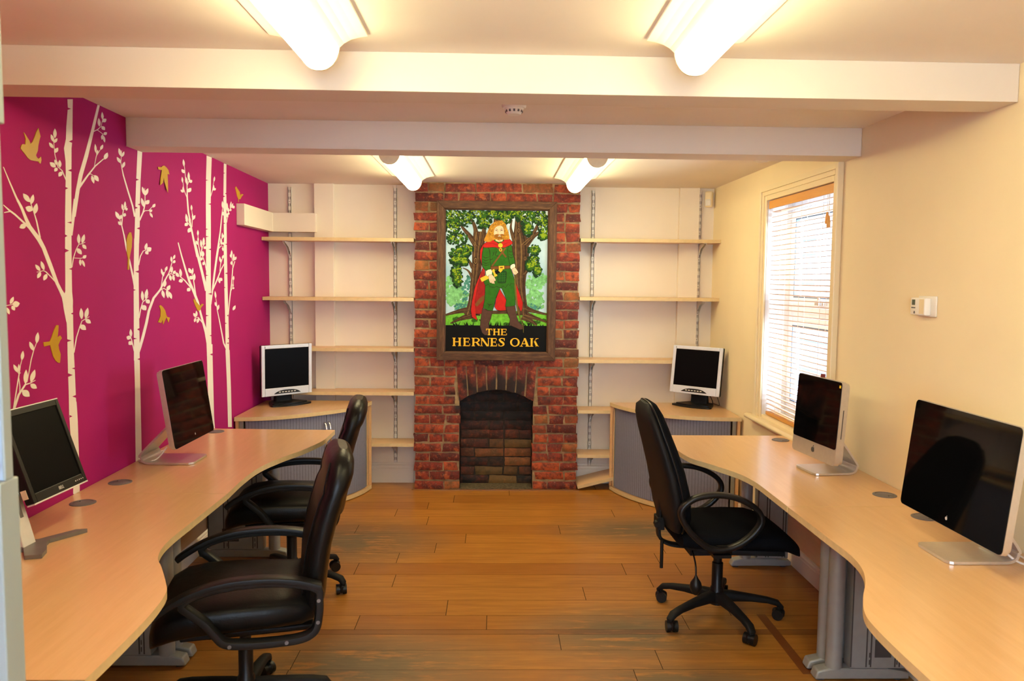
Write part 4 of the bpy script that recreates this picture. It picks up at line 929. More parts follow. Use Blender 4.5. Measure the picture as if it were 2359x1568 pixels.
(4.5032,1.98,4.4882,1.995,4.502,2.013,4.5171,1.998),
(4.5161,1.9364,4.5055,1.9493,4.5177,1.9641,4.5284,1.9512),
(4.5198,1.9292,4.523,1.946,4.5583,1.96,4.555,1.9431),
(4.4329,1.9078,4.4056,1.9292,4.4159,1.9555,4.4433,1.9343),
(4.4729,1.9015,4.4528,1.9216,4.4674,1.9451,4.4875,1.9251),
(4.4398,1.9061,4.4346,1.8908,4.394,1.8868,4.3992,1.9019),
(4.4892,1.8837,4.489,1.8641,4.4397,1.8531,4.4398,1.8725),
(4.5952,1.8443,4.5811,1.86,4.5971,1.8776,4.6113,1.8619),
(4.6018,1.7919,4.5626,1.7986,4.556,1.8145,4.5951,1.8079),
(4.5952,1.8092,4.5842,1.8227,4.5969,1.8375,4.608,1.824),
(4.6479,1.777,4.6273,1.7996,4.6419,1.8246,4.6626,1.8021),
(4.6821,1.7901,4.6674,1.8149,4.6929,1.8409,4.7078,1.8161),
(4.6908,1.7866,4.7289,1.7877,4.7287,1.7745,4.6906,1.7735),
(4.6649,1.7242,4.6414,1.7416,4.673,1.7598,4.6969,1.7423),
(4.6552,1.7226,4.6671,1.7113,4.6396,1.7024,4.6278,1.7137),
(4.6962,1.6984,4.7034,1.6844,4.6681,1.6758,4.6611,1.6897),
(4.286,1.6051,4.2499,1.6143,4.2521,1.6311,4.2882,1.622),
(4.3221,1.606,4.2977,1.6275,4.3124,1.6509,4.3369,1.6295),
(4.3493,1.5888,4.3266,1.5749,4.2876,1.581,4.3098,1.5949),
(4.4545,1.5445,4.4523,1.5282,4.4085,1.5265,4.4107,1.5426),
(4.4738,1.627,4.4336,1.6381,4.4381,1.6568,4.4783,1.646),
(4.4901,1.6195,4.4824,1.639,4.5036,1.6579,4.5114,1.6383),
(4.4964,1.5939,4.452,1.5957,4.4507,1.6119,4.4952,1.6102),
(4.5162,1.5849,4.4989,1.6065,4.5244,1.6275,4.542,1.6059),
(4.5476,1.3797,4.5296,1.3967,4.5438,1.413,4.5619,1.396),
(4.5359,1.3761,4.4987,1.3864,4.4975,1.4025,4.5346,1.3923),
(4.5322,1.3721,4.5379,1.3576,4.509,1.3489,4.5034,1.3634),
(4.5785,1.3691,4.5861,1.352,4.5535,1.3411,4.546,1.3581),
(4.8893,2.1894,4.8832,2.2056,4.9059,2.2241,4.9121,2.2079),
(4.8704,2.133,4.8638,2.1498,4.8881,2.1688,4.8949,2.1519),
(4.8744,2.1403,4.8923,2.153,4.9249,2.1513,4.9069,2.1385),
(5.0498,2.0408,5.0279,2.0625,5.0422,2.0884,5.0643,2.0668),
(5.0474,2.0206,5.1015,2.0171,5.0958,1.9974,5.0418,2.0011),
(5.0069,1.8094,4.987,1.8305,5.003,1.8538,5.023,1.8328),
(5.0264,1.8137,5.0253,1.8257,5.0625,1.8296,5.0636,1.8176),
(5.032,1.798,5.0514,1.7862,5.037,1.7722,5.0177,1.784),
(5.0283,1.8472,5.014,1.8671,5.0307,1.8887,5.0451,1.8688),
(5.0419,1.8571,5.0374,1.8688,5.0627,1.8793,5.0673,1.8676),
(4.9462,1.5992,4.9771,1.5858,4.965,1.5691,4.9342,1.5826),
(4.96,1.6015,5.009,1.601,5.0102,1.5849,4.9611,1.5856),
(4.9795,1.7021,4.9606,1.7189,4.9719,1.7374,4.9909,1.7206),
(4.9889,1.6978,4.9829,1.7104,5.0014,1.7225,5.0075,1.7099),
(5.0224,1.7236,5.0162,1.7372,5.045,1.7488,5.0513,1.7351),
],m=[
(4.7374,2.1834,4.7913,2.1867,4.737,2.1763),
(4.8387,2.0549,4.774,2.043,4.838,2.0435),
(4.7182,1.8945,4.7719,1.8939,4.7177,1.8863),
(4.7169,1.8506,4.7797,1.85,4.7164,1.8424),
(4.8204,1.7802,4.765,1.7728,4.8198,1.7697),
(4.705,1.6207,4.7599,1.6172,4.7046,1.613),
(4.8098,1.5121,4.7433,1.5069,4.809,1.4996),
(4.692,1.3837,4.75,1.3761,4.6914,1.3737),
(4.7944,1.2578,4.7543,1.2555,4.7938,1.2476),
(4.8015,1.1431,4.7545,1.1406,4.8007,1.1294),
(4.8213,1.781,4.7679,1.7733,4.8207,1.7697),
]),
'D':dict(s=[
[(5.1378,2.3362,5.0872,2.3289),(5.1233,2.154,5.0703,2.1482),(5.1248,2.0867,5.0638,2.0805),(5.1215,2.006,5.0658,2.0011),(5.1184,1.8571,5.0626,1.854),(5.1118,1.7426,5.0561,1.7409)],
[(5.1152,1.8265,5.0549,1.8232),(5.1163,1.6416,5.0558,1.6406),(5.117,1.5256,5.0535,1.5259),(5.1238,1.3622,5.0571,1.3646),(5.126,1.2213,5.0563,1.2258),(5.1248,1.0951,5.0578,1.1012)],
[(5.1345,1.1344,5.053,1.1406),(5.1473,0.886,5.0709,0.8957),(5.1535,0.6215,5.0765,0.6353)],
[(5.1069,1.3489,5.1244,1.3476),(5.1494,1.4738,5.1701,1.4727),(5.1931,1.572,5.2126,1.5713),(5.2219,1.6667,5.2399,1.6661),(5.2738,1.7154,5.2857,1.7146)],
[(5.2297,1.671,5.2388,1.6714),(5.2212,1.7086,5.2303,1.7092),(5.2087,1.7413,5.2162,1.7418)],
[(5.176,1.5159,5.1841,1.5146),(5.2266,1.5482,5.237,1.5474),(5.2381,1.5906,5.2457,1.5905)],
[(5.0536,1.1497,5.0822,1.1518),(5.0074,1.1872,5.0322,1.1872),(4.9414,1.3241,4.9603,1.3244),(4.9017,1.4026,4.9137,1.4028),(4.8915,1.4477,4.9022,1.4478),(4.882,1.4792,4.8886,1.4793)],
[(5.1176,1.9592,5.1282,1.9594),(5.1595,2.0308,5.1699,2.0308),(5.218,2.0663,5.2252,2.0656)],
],l=[
(5.2077,1.7381,5.1926,1.7618,5.2165,1.7864,5.2318,1.7627),
(5.2001,1.7355,5.1757,1.7451,5.1834,1.758,5.2078,1.7485),
(5.2488,1.7132,5.2328,1.7389,5.2595,1.7653,5.2757,1.7396),
(5.2693,1.7209,5.2691,1.7368,5.3127,1.747,5.3129,1.731),
(5.2094,1.6887,5.1839,1.7004,5.2064,1.7141,5.2322,1.7024),
(5.2417,1.5873,5.2281,1.6027,5.248,1.6177,5.2618,1.6023),
(5.2269,1.5422,5.2147,1.5553,5.2329,1.5678,5.2452,1.5546),
(5.2236,1.5384,5.2502,1.5423,5.2571,1.5333,5.2305,1.5295),
(5.2198,1.3896,5.223,1.4102,5.2756,1.4217,5.2723,1.4009),
(4.8851,1.4761,4.8607,1.499,4.8705,1.5225,4.895,1.4998),
(4.8956,1.4255,4.8622,1.4388,4.8666,1.4553,4.9001,1.4421),
(4.9117,1.4017,4.9059,1.4211,4.9395,1.4362,4.9453,1.4167),
(5.1353,2.0359,5.1179,2.0595,5.1382,2.0866,5.1557,2.063),
(5.151,2.0288,5.1364,2.0418,5.1621,2.057,5.1769,2.044),
(5.2002,2.0545,5.1969,2.0783,5.2237,2.1037,5.2271,2.0798),
(5.2283,2.0614,5.2299,2.0789,5.261,2.0965,5.2594,2.079),
(5.2072,2.056,5.2261,2.0484,5.2061,2.0374,5.1873,2.045),
(5.2423,2.0635,5.2467,2.0781,5.2927,2.0804,5.2883,2.0657),
(5.1102,2.0176,5.1554,2.0114,5.1517,1.9934,5.1066,1.9998),
(5.1433,2.0111,5.1451,2.0224,5.1808,2.027,5.179,2.0156),
],m=[
(5.073,2.2693,5.1106,2.2711,5.0726,2.2627),
(5.1301,2.1492,5.0917,2.14,5.1296,2.1392),
(5.0629,2.1238,5.1038,2.1233,5.0624,2.114),
(5.0587,1.9534,5.0963,1.9523,5.0583,1.9457),
(5.1235,1.8248,5.0747,1.8176,5.1229,1.8148),
(5.1261,1.6392,5.0656,1.6326,5.1254,1.6272),
(5.0469,1.5464,5.0764,1.542,5.0465,1.5381),
(5.1217,1.367,5.0909,1.361,5.1209,1.3524),
(5.0478,1.3173,5.0924,1.3107,5.0473,1.3089),
(5.1234,1.2158,5.0927,1.2132,5.1228,1.2061),
(5.1171,1.1859,5.0751,1.1837,5.1165,1.1749),
]),
}
BIRDS={
'B1':[(2.8696,2.1114),(2.8779,2.1061),(2.8926,2.0951),(2.9019,2.0886),(2.9085,2.0782),(2.9214,2.0865),(2.9378,2.1088),(2.9502,2.1291),(2.9639,2.1449),(2.9696,2.1314),(2.9764,2.1171),(2.9677,2.1015),(2.9585,2.0789),(2.9549,2.0614),(2.941,2.0424),(2.9481,2.0351),(2.9581,2.0325),(2.9741,2.0428),(2.9769,2.0311),(2.9698,2.0165),(2.9622,2.0176),(2.9574,2.0225),(2.932,2.0207),(2.9047,2.0196),(2.8879,2.0245),(2.8741,2.0346),(2.8511,2.0472),(2.8458,2.0518),(2.8513,2.0635),(2.8597,2.069),(2.8765,2.0705),(2.8802,2.0902)],
'B2':[(4.0409,2.1577),(4.085,2.1624),(4.1017,2.1712),(4.1224,2.1758),(4.1509,2.1701),(4.1754,2.1605),(4.1868,2.1391),(4.1615,2.139),(4.165,2.1001),(4.1472,2.0407),(4.132,2.0635),(4.1174,2.0942),(4.1128,2.113),(4.0964,2.0851),(4.0552,2.0673),(4.0648,2.094),(4.0882,2.1484),(4.0441,2.1461)],
'B3':[(3.6674,1.7744),(3.6806,1.7949),(3.6965,1.8091),(3.7162,1.8103),(3.7252,1.7841),(3.7181,1.7436),(3.6974,1.7028),(3.6886,1.6826),(3.6841,1.6359),(3.6677,1.6357),(3.6755,1.6888),(3.6652,1.715)],
'B4':[(3.0402,1.4148),(3.0557,1.4139),(3.0528,1.3946),(3.0454,1.3666),(3.0655,1.3733),(3.0761,1.3629),(3.0612,1.3519),(3.0491,1.3378),(3.0535,1.3194),(3.0636,1.3004),(3.0594,1.2796),(3.0558,1.2673),(3.0419,1.27),(3.0259,1.28),(3.0105,1.2965),(2.9987,1.3243),(2.9917,1.3425),(2.9517,1.34),(2.9465,1.3564),(2.9899,1.3559),(3.0044,1.3711),(3.0224,1.3965)],
'B5':[(4.0163,1.457),(4.0367,1.4613),(4.0617,1.4514),(4.0915,1.4317),(4.1057,1.4061),(4.1157,1.3973),(4.1527,1.3914),(4.1319,1.3671),(4.1051,1.3957),(4.0775,1.372),(4.0613,1.3605),(4.0576,1.3855),(4.0362,1.3701),(3.9963,1.3763),(4.0281,1.4034),(4.0347,1.4277),(4.0304,1.4402)],
'B6':[(4.5159,1.4832),(4.5323,1.4704),(4.5717,1.4528),(4.6003,1.4394),(4.6368,1.4509),(4.6667,1.4458),(4.6236,1.4302),(4.6048,1.4141),(4.5692,1.4104),(4.5413,1.4288),(4.5142,1.4545),(4.4984,1.4754)],
'B7':[(5.3289,2.2143),(5.3572,2.2023),(5.4077,2.1858),(5.4214,2.165),(5.4598,2.1782),(5.4932,2.1773),(5.4511,2.1592),(5.4199,2.138),(5.3856,2.1354),(5.3845,2.1144),(5.3726,2.1132),(5.3754,2.1357),(5.3471,2.1526),(5.327,2.1812),(5.3066,2.2008)],
}
# ---------------------------------------------------------------- mural stickers on the magenta wall
def wp(y,z,d): return (XL(y)+d,y,z)
TL={'Z':'white birch sticker cut off by the pale door leaf, twigs above the tilted black monitor','A':'tallest white birch sticker with two long forked branches, first whole tree from the door leaf','B':'slim white birch sticker rising behind the aluminium screen, second whole tree from the door leaf','C':'white birch sticker with thick trunk and many twigs, third whole tree from the door leaf','D':'thinnest white birch sticker, nearest the white boxing and far corner'}
for k,t in TREES.items():
    mb=MB(); d=.0010
    for s in t['s']:
        n=len(s); d+=.00001
        vs=[wp(a,b,d) for (a,b,_,_) in s]+[wp(c_,e,d) for (_,_,c_,e) in s]+[wp(a,b,.0002) for (a,b,_,_) in s]+[wp(c_,e,.0002) for (_,_,c_,e) in s]
        vs=[(x,y,min(z,ZC-.001)) for x,y,z in vs]
        mb.add(vs,[(i,i+1,n+i+1,n+i) for i in range(n-1)]+[(i,i+1,2*n+i+1,2*n+i) for i in range(n-1)]+[(n+i,n+i+1,3*n+i+1,3*n+i) for i in range(n-1)])
    for q in t['l']:
        b,s1,tp,s2=[Vector((q[2*i],q[2*i+1])) for i in range(4)]; m=(b+tp)/2; out=[]; d+=.00001
        for sgn,s in ((0,s1),(1,s2)):
            c1=b*.55+tp*.45+(s-m)*1.55; c1=2*s-m if False else m+(s-m)*2-(tp-b)*.06
            pts=[(b*(1-u)**2+c1*2*u*(1-u)+tp*u*u) for u in [i/7 for i in range(8)]]
            out+= pts if sgn==0 else pts[::-1][1:-1]
        n=len(out); vs=[wp(p.x,p.y,d) for p in out]+[wp(p.x,p.y,.0002) for p in out]
        mb.add(vs,[list(range(n))]+[(i,(i+1)%n,n+(i+1)%n,n+i) for i in range(n)])
    d+=.0003
    for q in t['m']:
        p=[(q[2*i],q[2*i+1]) for i in range(3)]; mb.add([wp(a,b,d) for a,b in p],[(0,1,2)],1)
    tag(mb.build('birch_sticker',[DECAL,MAG]),TL[k],'wall sticker','birch stickers on the magenta wall')
BL={'B1':'gold bird sticker with wings raised, left of the tallest birch near the beam','B2':'loose gold bird sticker peeling off and hanging, right of the second birch','B3':'slim gold bird sticker perched on a twig left of the second birch trunk','B4':'gold bird sticker in flight seen from above, low beside the tallest birch trunk','B5':'small gold bird sticker diving, under the long right branch of the second birch','B6':'small gold bird sticker perched on the left branch of the third birch','B7':'small gold bird sticker standing above the white boxing'}
for k,p in BIRDS.items():
    mb=MB(); n=len(p); dd=[.006]*n
    if k=='B2': dd=[.004+.02*max(0,(2.10-z)/.2) for y,z in p]
    else: dd=[.0027]*n
    vs=[wp(y,z,dd[i]) for i,(y,z) in enumerate(p)]+[wp(y,z,dd[i]-.0024 if k!='B2' else max(.0003,dd[i]-.002)) for i,(y,z) in enumerate(p)]
    mb.add(vs,[list(range(n)),list(range(n,2*n))[::-1]]+[(i,(i+1)%n,n+(i+1)%n,n+i) for i in range(n)])
    tag(mb.build('bird_sticker',GOLD),BL[k],'wall sticker','gold bird stickers on the magenta wall')
# ---------------------------------------------------------------- shelving
def shelf(x0,x1,zt,label,y0=YB-.213,y1=YB-.0168,rot=None,name='wall_shelf'):
    xc=(x0+x1)/2; mb=MB(); mb.box((x0-xc,y0-YB,-.026),(x1-xc,y1-YB,0)); mb.box((x0-xc,y0-YB-.0015,-.0255),(x1-xc,y0-YB,-.0005),1)
    o=mb.build('wall_shelf',[MAPLEX,EDGE],None,(xc,YB,zt)); return tag(o,label,'shelf','beech shelves beside the chimney')
xl,xr=-1.744,1.700
xl,xr=-1.752,1.698
LS=[(1.913,xl,-.618,'long beech shelf, topmost left of the chimney under the white boxing'),(1.466,xl,-.618,'long beech shelf left of the chimney, second from the top'),(1.084,xl,-.618,'beech shelf left of the chimney, level with the top of the left silver monitor'),(.750,xl,-.618,'beech shelf left of the chimney just above the left corner cabinet top'),(.355,xl,-.618,'lowest beech shelf left of the chimney, disappearing behind the corner cabinet')]
RS=[(1.926,.636,xr,'long beech shelf, topmost right of the chimney'),(1.485,.636,xr,'long beech shelf right of the chimney, second from the top'),(1.008,.636,xr,'beech shelf right of the chimney running behind the right silver monitor'),(.619,.636,xr,'beech shelf right of the chimney running behind the cabinet just below its top'),(.275,.636,xr,'lowest fixed beech shelf right of the chimney, disappearing behind the corner cabinet')]
for zt,a,b,lb in LS+RS: shelf(a,b,zt,lb)
# fallen board propped by the skirting
mb=MB(); mb.box((-.115,-.10,0),(.42,.10,.026)); mb.box((-.115,-.1015,.0005),(.42,-.10,.0255),1)
o=mb.build('wall_shelf',[MAPLEX,EDGE],None,(.752,6.0,.049)); o.rotation_euler=(R(5),R(-14),0)
tag(o,'loose beech shelf board tilted on the floor right of the fireplace','shelf','beech shelves beside the chimney')
def upright(x,z0,z1,label):
    mb=MB(); mb.box((-.0125,-.016,z0),(-.0095,-.0005,z1)); mb.box((.0095,-.016,z0),(.0125,-.0005,z1)); mb.box((-.0125,-.016,z0),(.0125,-.0135,z1))
    z=z0+.02;k=0
    while z<z1-.02:
        for dx in (-.005,.005): mb.box((dx-.0018,-.0166,z),(dx+.0018,-.0159,z+.022),1)
        if k%4==2: mb.cyl((0,-.0168,z+.036),(0,-.0155,z+.036),.003,8,1)
        z+=.052;k+=1
    return tag(mb.build('shelf_upright',[PALEM,SLOT],None,(x,YB,0)),label,'shelf upright','slotted uprights on the back wall')
UX=[(-1.593,'slotted white upright nearest the magenta wall'),(-.782,'slotted white upright just left of the brick chimney'),(.752,'slotted white upright just right of the brick chimney'),(1.585,'slotted white upright nearest the motion sensor and cream wall')]
for x,lb in UX: upright(x,.162,2.305,lb)
def bracket(x,zt,label):
    mb=MB(); pr=[(-.0168,0),(-.19,0),(-.195,-.012),(-.10,-.04),(-.05,-.08),(-.0168,-.112)]
    for sx in (-.0105,.0085): mb.add([(sx,y,z) for y,z in pr]+[(sx+.002,y,z) for y,z in pr],[list(range(6)),list(range(6,12))[::-1]]+[(i,(i+1)%6,6+(i+1)%6,6+i) for i in range(6)])
    mb.box((-.0105,-.192,-.003),(.0105,-.0168,-.0005))
    return tag(mb.build('shelf_bracket',PALEM,None,(x,YB,zt-.0262)),label,'shelf bracket','white brackets under the shelves')
nm=['topmost','second','third','fourth','lowest']
for i,(zt,a,b,_) in enumerate(LS):
    for x,w in ((-1.593,'by the magenta wall'),(-.782,'beside the chimney')):
        if a<x<b: bracket(x,zt,'white bracket under the %s left shelf, on the upright %s'%(nm[i],w))
for i,(zt,a,b,_) in enumerate(RS):
    for x,w in ((.752,'beside the chimney'),(1.585,'by the cream wall')):
        if a<x<b+.03: bracket(x,zt,'white bracket under the %s right shelf, on the upright %s'%(nm[i],w))
# ---------------------------------------------------------------- corner cabinets with tambour doors
def cabinet(arc,bx0,bx1,by,label,split,side):
    CT=.682; arc=[p[:2] for p in spline([(x,y,0) for x,y in arc],14)]
    c=Vector(((arc[0][0]+arc[-1][0])/2,(arc[0][1]+by)/2))
    cx,cy=(bx0+bx1)/2,by-.4
    cb=empty('corner_cabinet',(cx,cy,0),0,label,'cabinet','bow fronted corner cabinets')
    A=[Vector((x-cx,y-cy)) for x,y in arc]
    # arc must run from left to right
    if A[0].x>A[-1].x: A=A[::-1]
    bk=by-cy; xl_,xr_=bx0-cx,bx1-cx
    def inset(d):
        out=[]
        for i,p in enumerate(A):
            a=A[max(i-1,0)];b=A[min(i+1,len(A)-1)]; t=(b-a).normalized(); n=Vector((-t.y,t.x)); out.append(p+n*d)
        return out
    def clip(ps): return [(min(max(p.x,xl_),xr_),min(p.y,bk)) for p in ps]
    mb=MB(); mb.prism(clip(A)+[(xr_,bk),(xl_,bk)],CT-.026,CT,0,side_mi=1); mb.build('top',[MAPLE,EDGE],cb,bevel=.003)
    mb=MB(); mb.prism(clip(inset(.012))+[(xr_-.004,bk-.004),(xl_+.004,bk-.004)],.006,.034,0,side_mi=1); mb.build('base',[MAPLE,EDGE],cb,bevel=.003)
    i0=inset(.028)
    for s in (0,1):
        mb=MB(); e=i0[0] if s==0 else i0[-1]
        x0,x1=(xl_+.004,xl_+.024) if s==0 else (xr_-.024,xr_-.004)
        yf=(A[0].y if s==0 else A[-1].y)+.012
        mb.box((x0,yf,.0342),(x1,bk-.004,CT-.0262)); mb.build('side_panel',[MAPLE],cb,bevel=.002)
    mb=MB(); mb.box((xl_+.026,bk-.02,.036),(xr_-.026,bk-.006,CT-.028)); mb.build('back_panel',MAPLE,cb)
    # resample the inset curve
    ln=[0]
    for p,q in zip(i0,i0[1:]): ln.append(ln[-1]+(q-p).length)
    tot=ln[-1]
    def atl(l):
        for i in range(len(ln)-1):
            if ln[i+1]>=l: u=(l-ln[i])/max(1e-9,ln[i+1]-ln[i]); p=i0[i].lerp(i0[i+1],u); t=(i0[i+1]-i0[i]).normalized(); return p,Vector((-t.y,t.x))
        t=(i0[-1]-i0[-2]).normalized(); return i0[-1],Vector((-t.y,t.x))
    st=.055 if side<0 else .035; en=tot-(.035 if side<0 else .055)
    for a,b in ((.03,st),(en,tot-.03)):
        mb=MB(); p,n=atl(a); q,n2=atl(b)
        mb.prism([tuple(p),tuple(q),tuple(q+n2*.02),tuple(p+n*.02)],.036,CT-.028); mb.build('post',METAL,cb)
    sp=st+(en-st)*split; w=.021
    for a,b in ((st+.012,sp-.0015),(sp+.0015,en-.012)):
        pts=[]; l=a; bars=[]
        lead=sp-.0015-.03 if b<=sp else sp+.0015+.03
        while l<b-.002:
            flat=(b<=sp and l>lead-.003) or (a>sp-.01 and l<lead-.004)
            r=b if (b<=sp and l>lead-.003) else (lead if flat else min(l+w,b))
            p,n=atl(l+.0012); q,n2=atl(r-.0012); g,n3=atl(l)
            pts+=[g+n3*.004,p,q]; bars.append(flat); l=r
        e,n=atl(b); pts.append(e+n*.004); k=len(pts)
        front=[tuple(p) for p in pts]; 
        back=[tuple(p+atl(min(max(a,0),tot))[1]*.012) for p in pts]
        back=[]
        for i,p in enumerate(pts):
            u=a+(b-a)*i/(k-1); back.append(tuple(atl(u)[0]+atl(u)[1]*.014))
        vs=[(x,y,.038) for x,y in front]+[(x,y,CT-.030) for x,y in front]+[(x,y,.038) for x,y in back]+[(x,y,CT-.030) for x,y in back]
        mb=MB(); mb.add(vs,[(i,i+1,k+i+1,k+i) for i in range(k-1)]+[(2*k+i+1,2*k+i,3*k+i,3*k+i+1) for i in range(k-1)])
        for i in range(k-1):
            if i%3==0 or i%3==2:
                pa,pb=Vector(front[i]),Vector(front[i+1])
        g_=[i for i in range(0,k-2,3)]
        for i in g_[1:]:
            c_=Vector(front[i]); nn=atl(a+(b-a)*i/(k-1))[1]; tt=Vector((nn.y,-nn.x)); e1=c_-tt*.0016-nn*.0037; e2=c_+tt*.0016-nn*.0037
            mb.add([(e1.x,e1.y,.039),(e2.x,e2.y,.039),(e2.x,e2.y,CT-.031),(e1.x,e1.y,CT-.031)],[(0,1,2,3)],1)
        d=mb.build('door',[TAMB,TAMBD],cb)
        hl=(sp-.016) if b<=sp else sp+.016; p,n=atl(hl); mb=MB()
        path=[(p.x,p.y,.42),(p.x-n.x*.018,p.y-n.y*.018,.435),(p.x-n.x*.028,p.y-n.y*.028,.47),(p.x-n.x*.03,p.y-n.y*.03,.51),(p.x-n.x*.028,p.y-n.y*.028,.55),(p.x-n.x*.018,p.y-n.y*.018,.585),(p.x,p.y,.60)]
        mb.sweep(spline(path,4),.012,.008,(n.y,-n.x,0),10); mb.build('handle',CHROME,d)
    return cb
cabinet([(-1.730,5.173),(-1.592,5.19),(-1.44,5.249),(-1.256,5.378),(-1.073,5.56),(-.972,5.75),(-.935,5.895)],-1.730,-.935,5.922,'bow fronted grey tambour cabinet in the corner by the magenta wall',.56,-1)
cabinet([(.880,5.915),(.92,5.78),(1.018,5.592),(1.159,5.418),(1.322,5.325),(1.486,5.283),(1.690,5.268)],.880,1.690,5.922,'bow fronted grey tambour cabinet in the corner by the cream wall',.44,1)
# ---------------------------------------------------------------- desks
def desk(front,ya,yb_,side,label,grom,legs,nick=None):
    """front: list of (x,y) from near to far along the room side; side -1 = left wall, +1 = right wall"""
    xw=(lambda y:XL(y)+.004) if side<0 else (lambda y:XR(y)-.004)
    yc=(ya+yb_)/2; xc=xw(yc)-side*.35
    dk=empty('desk',(xc,yc,0),0,label,'desk','wave fronted beech desks')
    fr=[p[:2] for p in spline([(x,y,0) for x,y in front],6)]
    pl=[(x-xc,y-yc) for x,y in fr]+[(xw(yb_)-xc,yb_-yc),(xw(ya)-xc,ya-yc)]
    mb=MB(); mb.prism(pl,.705,.73,0,side_mi=1); top=mb.build('desktop',[MAPLE,EDGE],dk,bevel=.003)
    for gx,gy in grom:
        mb=MB(); mb.lathe([(.047,0),(.047,.002),(.044,.0035),(.037,.0035),(.036,.0015),(.001,.0015)],(0,0,0),36)
        mb.lathe([(.0355,.0012),(.0355,.0024),(.034,.003),(.001,.003)],(0,0,0),36)
        mb.box((-.034,.012,.0028),(-.012,.018,.0033),1); mb.box((-.015,.012,.0028),(-.01,.028,.0033),1)
        mb.build('cable_port',[GREYP,SLOT],dk,(gx-xc,gy-yc,.7301),(0,0,R(20 if side<0 else 160)))
    for ly,tipx,wallx in legs:
        s=side; lg=MB(); X=lambda x:x-xc
        px=tipx+s*.085
        lg.cyl((X(px),ly-yc,.05),(X(px),ly-yc,.704),.032,24)
        a,b=sorted((X(px+s*.055),X(s*min(abs(px)+.37,abs(wallx)-.02))))
        lg.box((a,ly-yc-.028,.055),(b,ly-yc+.028,.700))
        wdt=b-a
        lo=MB()
        for u in (.0,.28,.36,.80,.88): lg.box((a+wdt*u,ly-yc-.0295,.06),(a+wdt*u+.006,ly-yc-.028,.695),1)
        if s>0: ua,ub=.44,.74
        else: ua,ub=.26,.56
        lg.box((a+wdt*ua,ly-yc-.0298,.10),(a+wdt*ub,ly-yc-.028,.175),1)
        for u,zz in ((.34,.10),(.34,.07),(.84,.10),(.84,.07)): lg.box((a+wdt*u,ly-yc-.0299,zz),(a+wdt*u+.004,ly-yc-.028,zz+.02),1)
        lg.cyl((X(px+s*.13),ly-yc-.03,.42),(X(px+s*.13),ly-yc-.027,.42),.004,8,1)
        ar=sorted((X(px+s*.02),X(wallx))); lg.box((ar[0],ly-yc-.02,.66),(ar[1],ly-yc+.02,.704))
        leg=lg.build('leg',[METAL,SLOT],dk,bevel=.004)
        ft=MB(); t0=X(tipx); pr=[(t0,.008),(t0+s*.012,.042),(t0+s*.06,.052),(X(wallx)-s*.09,.052),(X(wallx),.035),(X(wallx),.008)]
        hw=.028
        ft.add([(x,ly-yc-hw,z) for x,z in pr]+[(x,ly-yc+hw,z) for x,z in pr],[list(range(6)),list(range(6,12))[::-1]]+[(i,(i+1)%6,6+(i+1)%6,6+i) for i in range(6)])
        for u in (t0+s*.03,X(wallx)-s*.04): ft.cyl((u,ly-yc,0.0005),(u,ly-yc,.01),.02,14,1)
        ft.build('foot',[METAL,SLOT],leg,bevel=.006)
    y0=min(l[0] for l in legs)+.03; y1=max(l[0] for l in legs)-.03
    xm=(xw(yc)-side*.055)-xc; y0-=.07; y1+=.07
    mb=MB(); mb.box((xm-.009,y0-yc,.17),(xm+.009,y1-yc,.700)); mb.build('modesty_panel',MAPLE,dk)
    return dk
desk([(-1.082,3.142),(-1.094,3.377),(-1.086,3.601),(-1.039,3.80),(-.977,3.98),(-.930,4.20),(-.926,4.36),(-.926,4.508)],3.142,4.535,-1,'far beech desk along the magenta wall carrying the aluminium screen',[(-1.592,3.31),(-1.588,4.437)],[(3.245,-1.265,-1.67),(4.44,-1.18,-1.69)])
desk([(-.884,1.655),(-.884,1.84),(-.890,2.0),(-.908,2.13),(-.942,2.21),(-1.004,2.328),(-1.046,2.402),(-1.073,2.501),(-1.082,2.61),(-1.082,2.76),(-1.082,3.139)],1.655,3.139,-1,'near beech desk along the magenta wall carrying the tilted black monitor',[(-1.588,3.0)],[(1.80,-1.15,-1.64),(3.165,-1.265,-1.67)])
desk([(1.149,2.99),(1.149,3.15),(1.146,3.359),(1.117,3.514),(1.044,3.683),(.974,3.83),(.950,4.043),(.953,4.2),(.955,4.405)],2.99,4.405,1,'far beech desk along the cream wall under the window',[(1.593,4.278),(1.618,3.155)],[(3.135,1.30,1.685),(4.31,1.34,1.68)])
desk([(.966,1.50),(.966,1.70),(.967,1.81),(.973,1.924),(.988,2.003),(1.031,2.103),(1.090,2.214),(1.130,2.319),(1.149,2.441),(1.149,2.63),(1.149,2.987)],1.50,2.987,1,'near beech desk along the cream wall carrying the large black screen',[(1.617,2.85)],[(1.62,1.20,1.69),(3.05,1.30,1.685)])
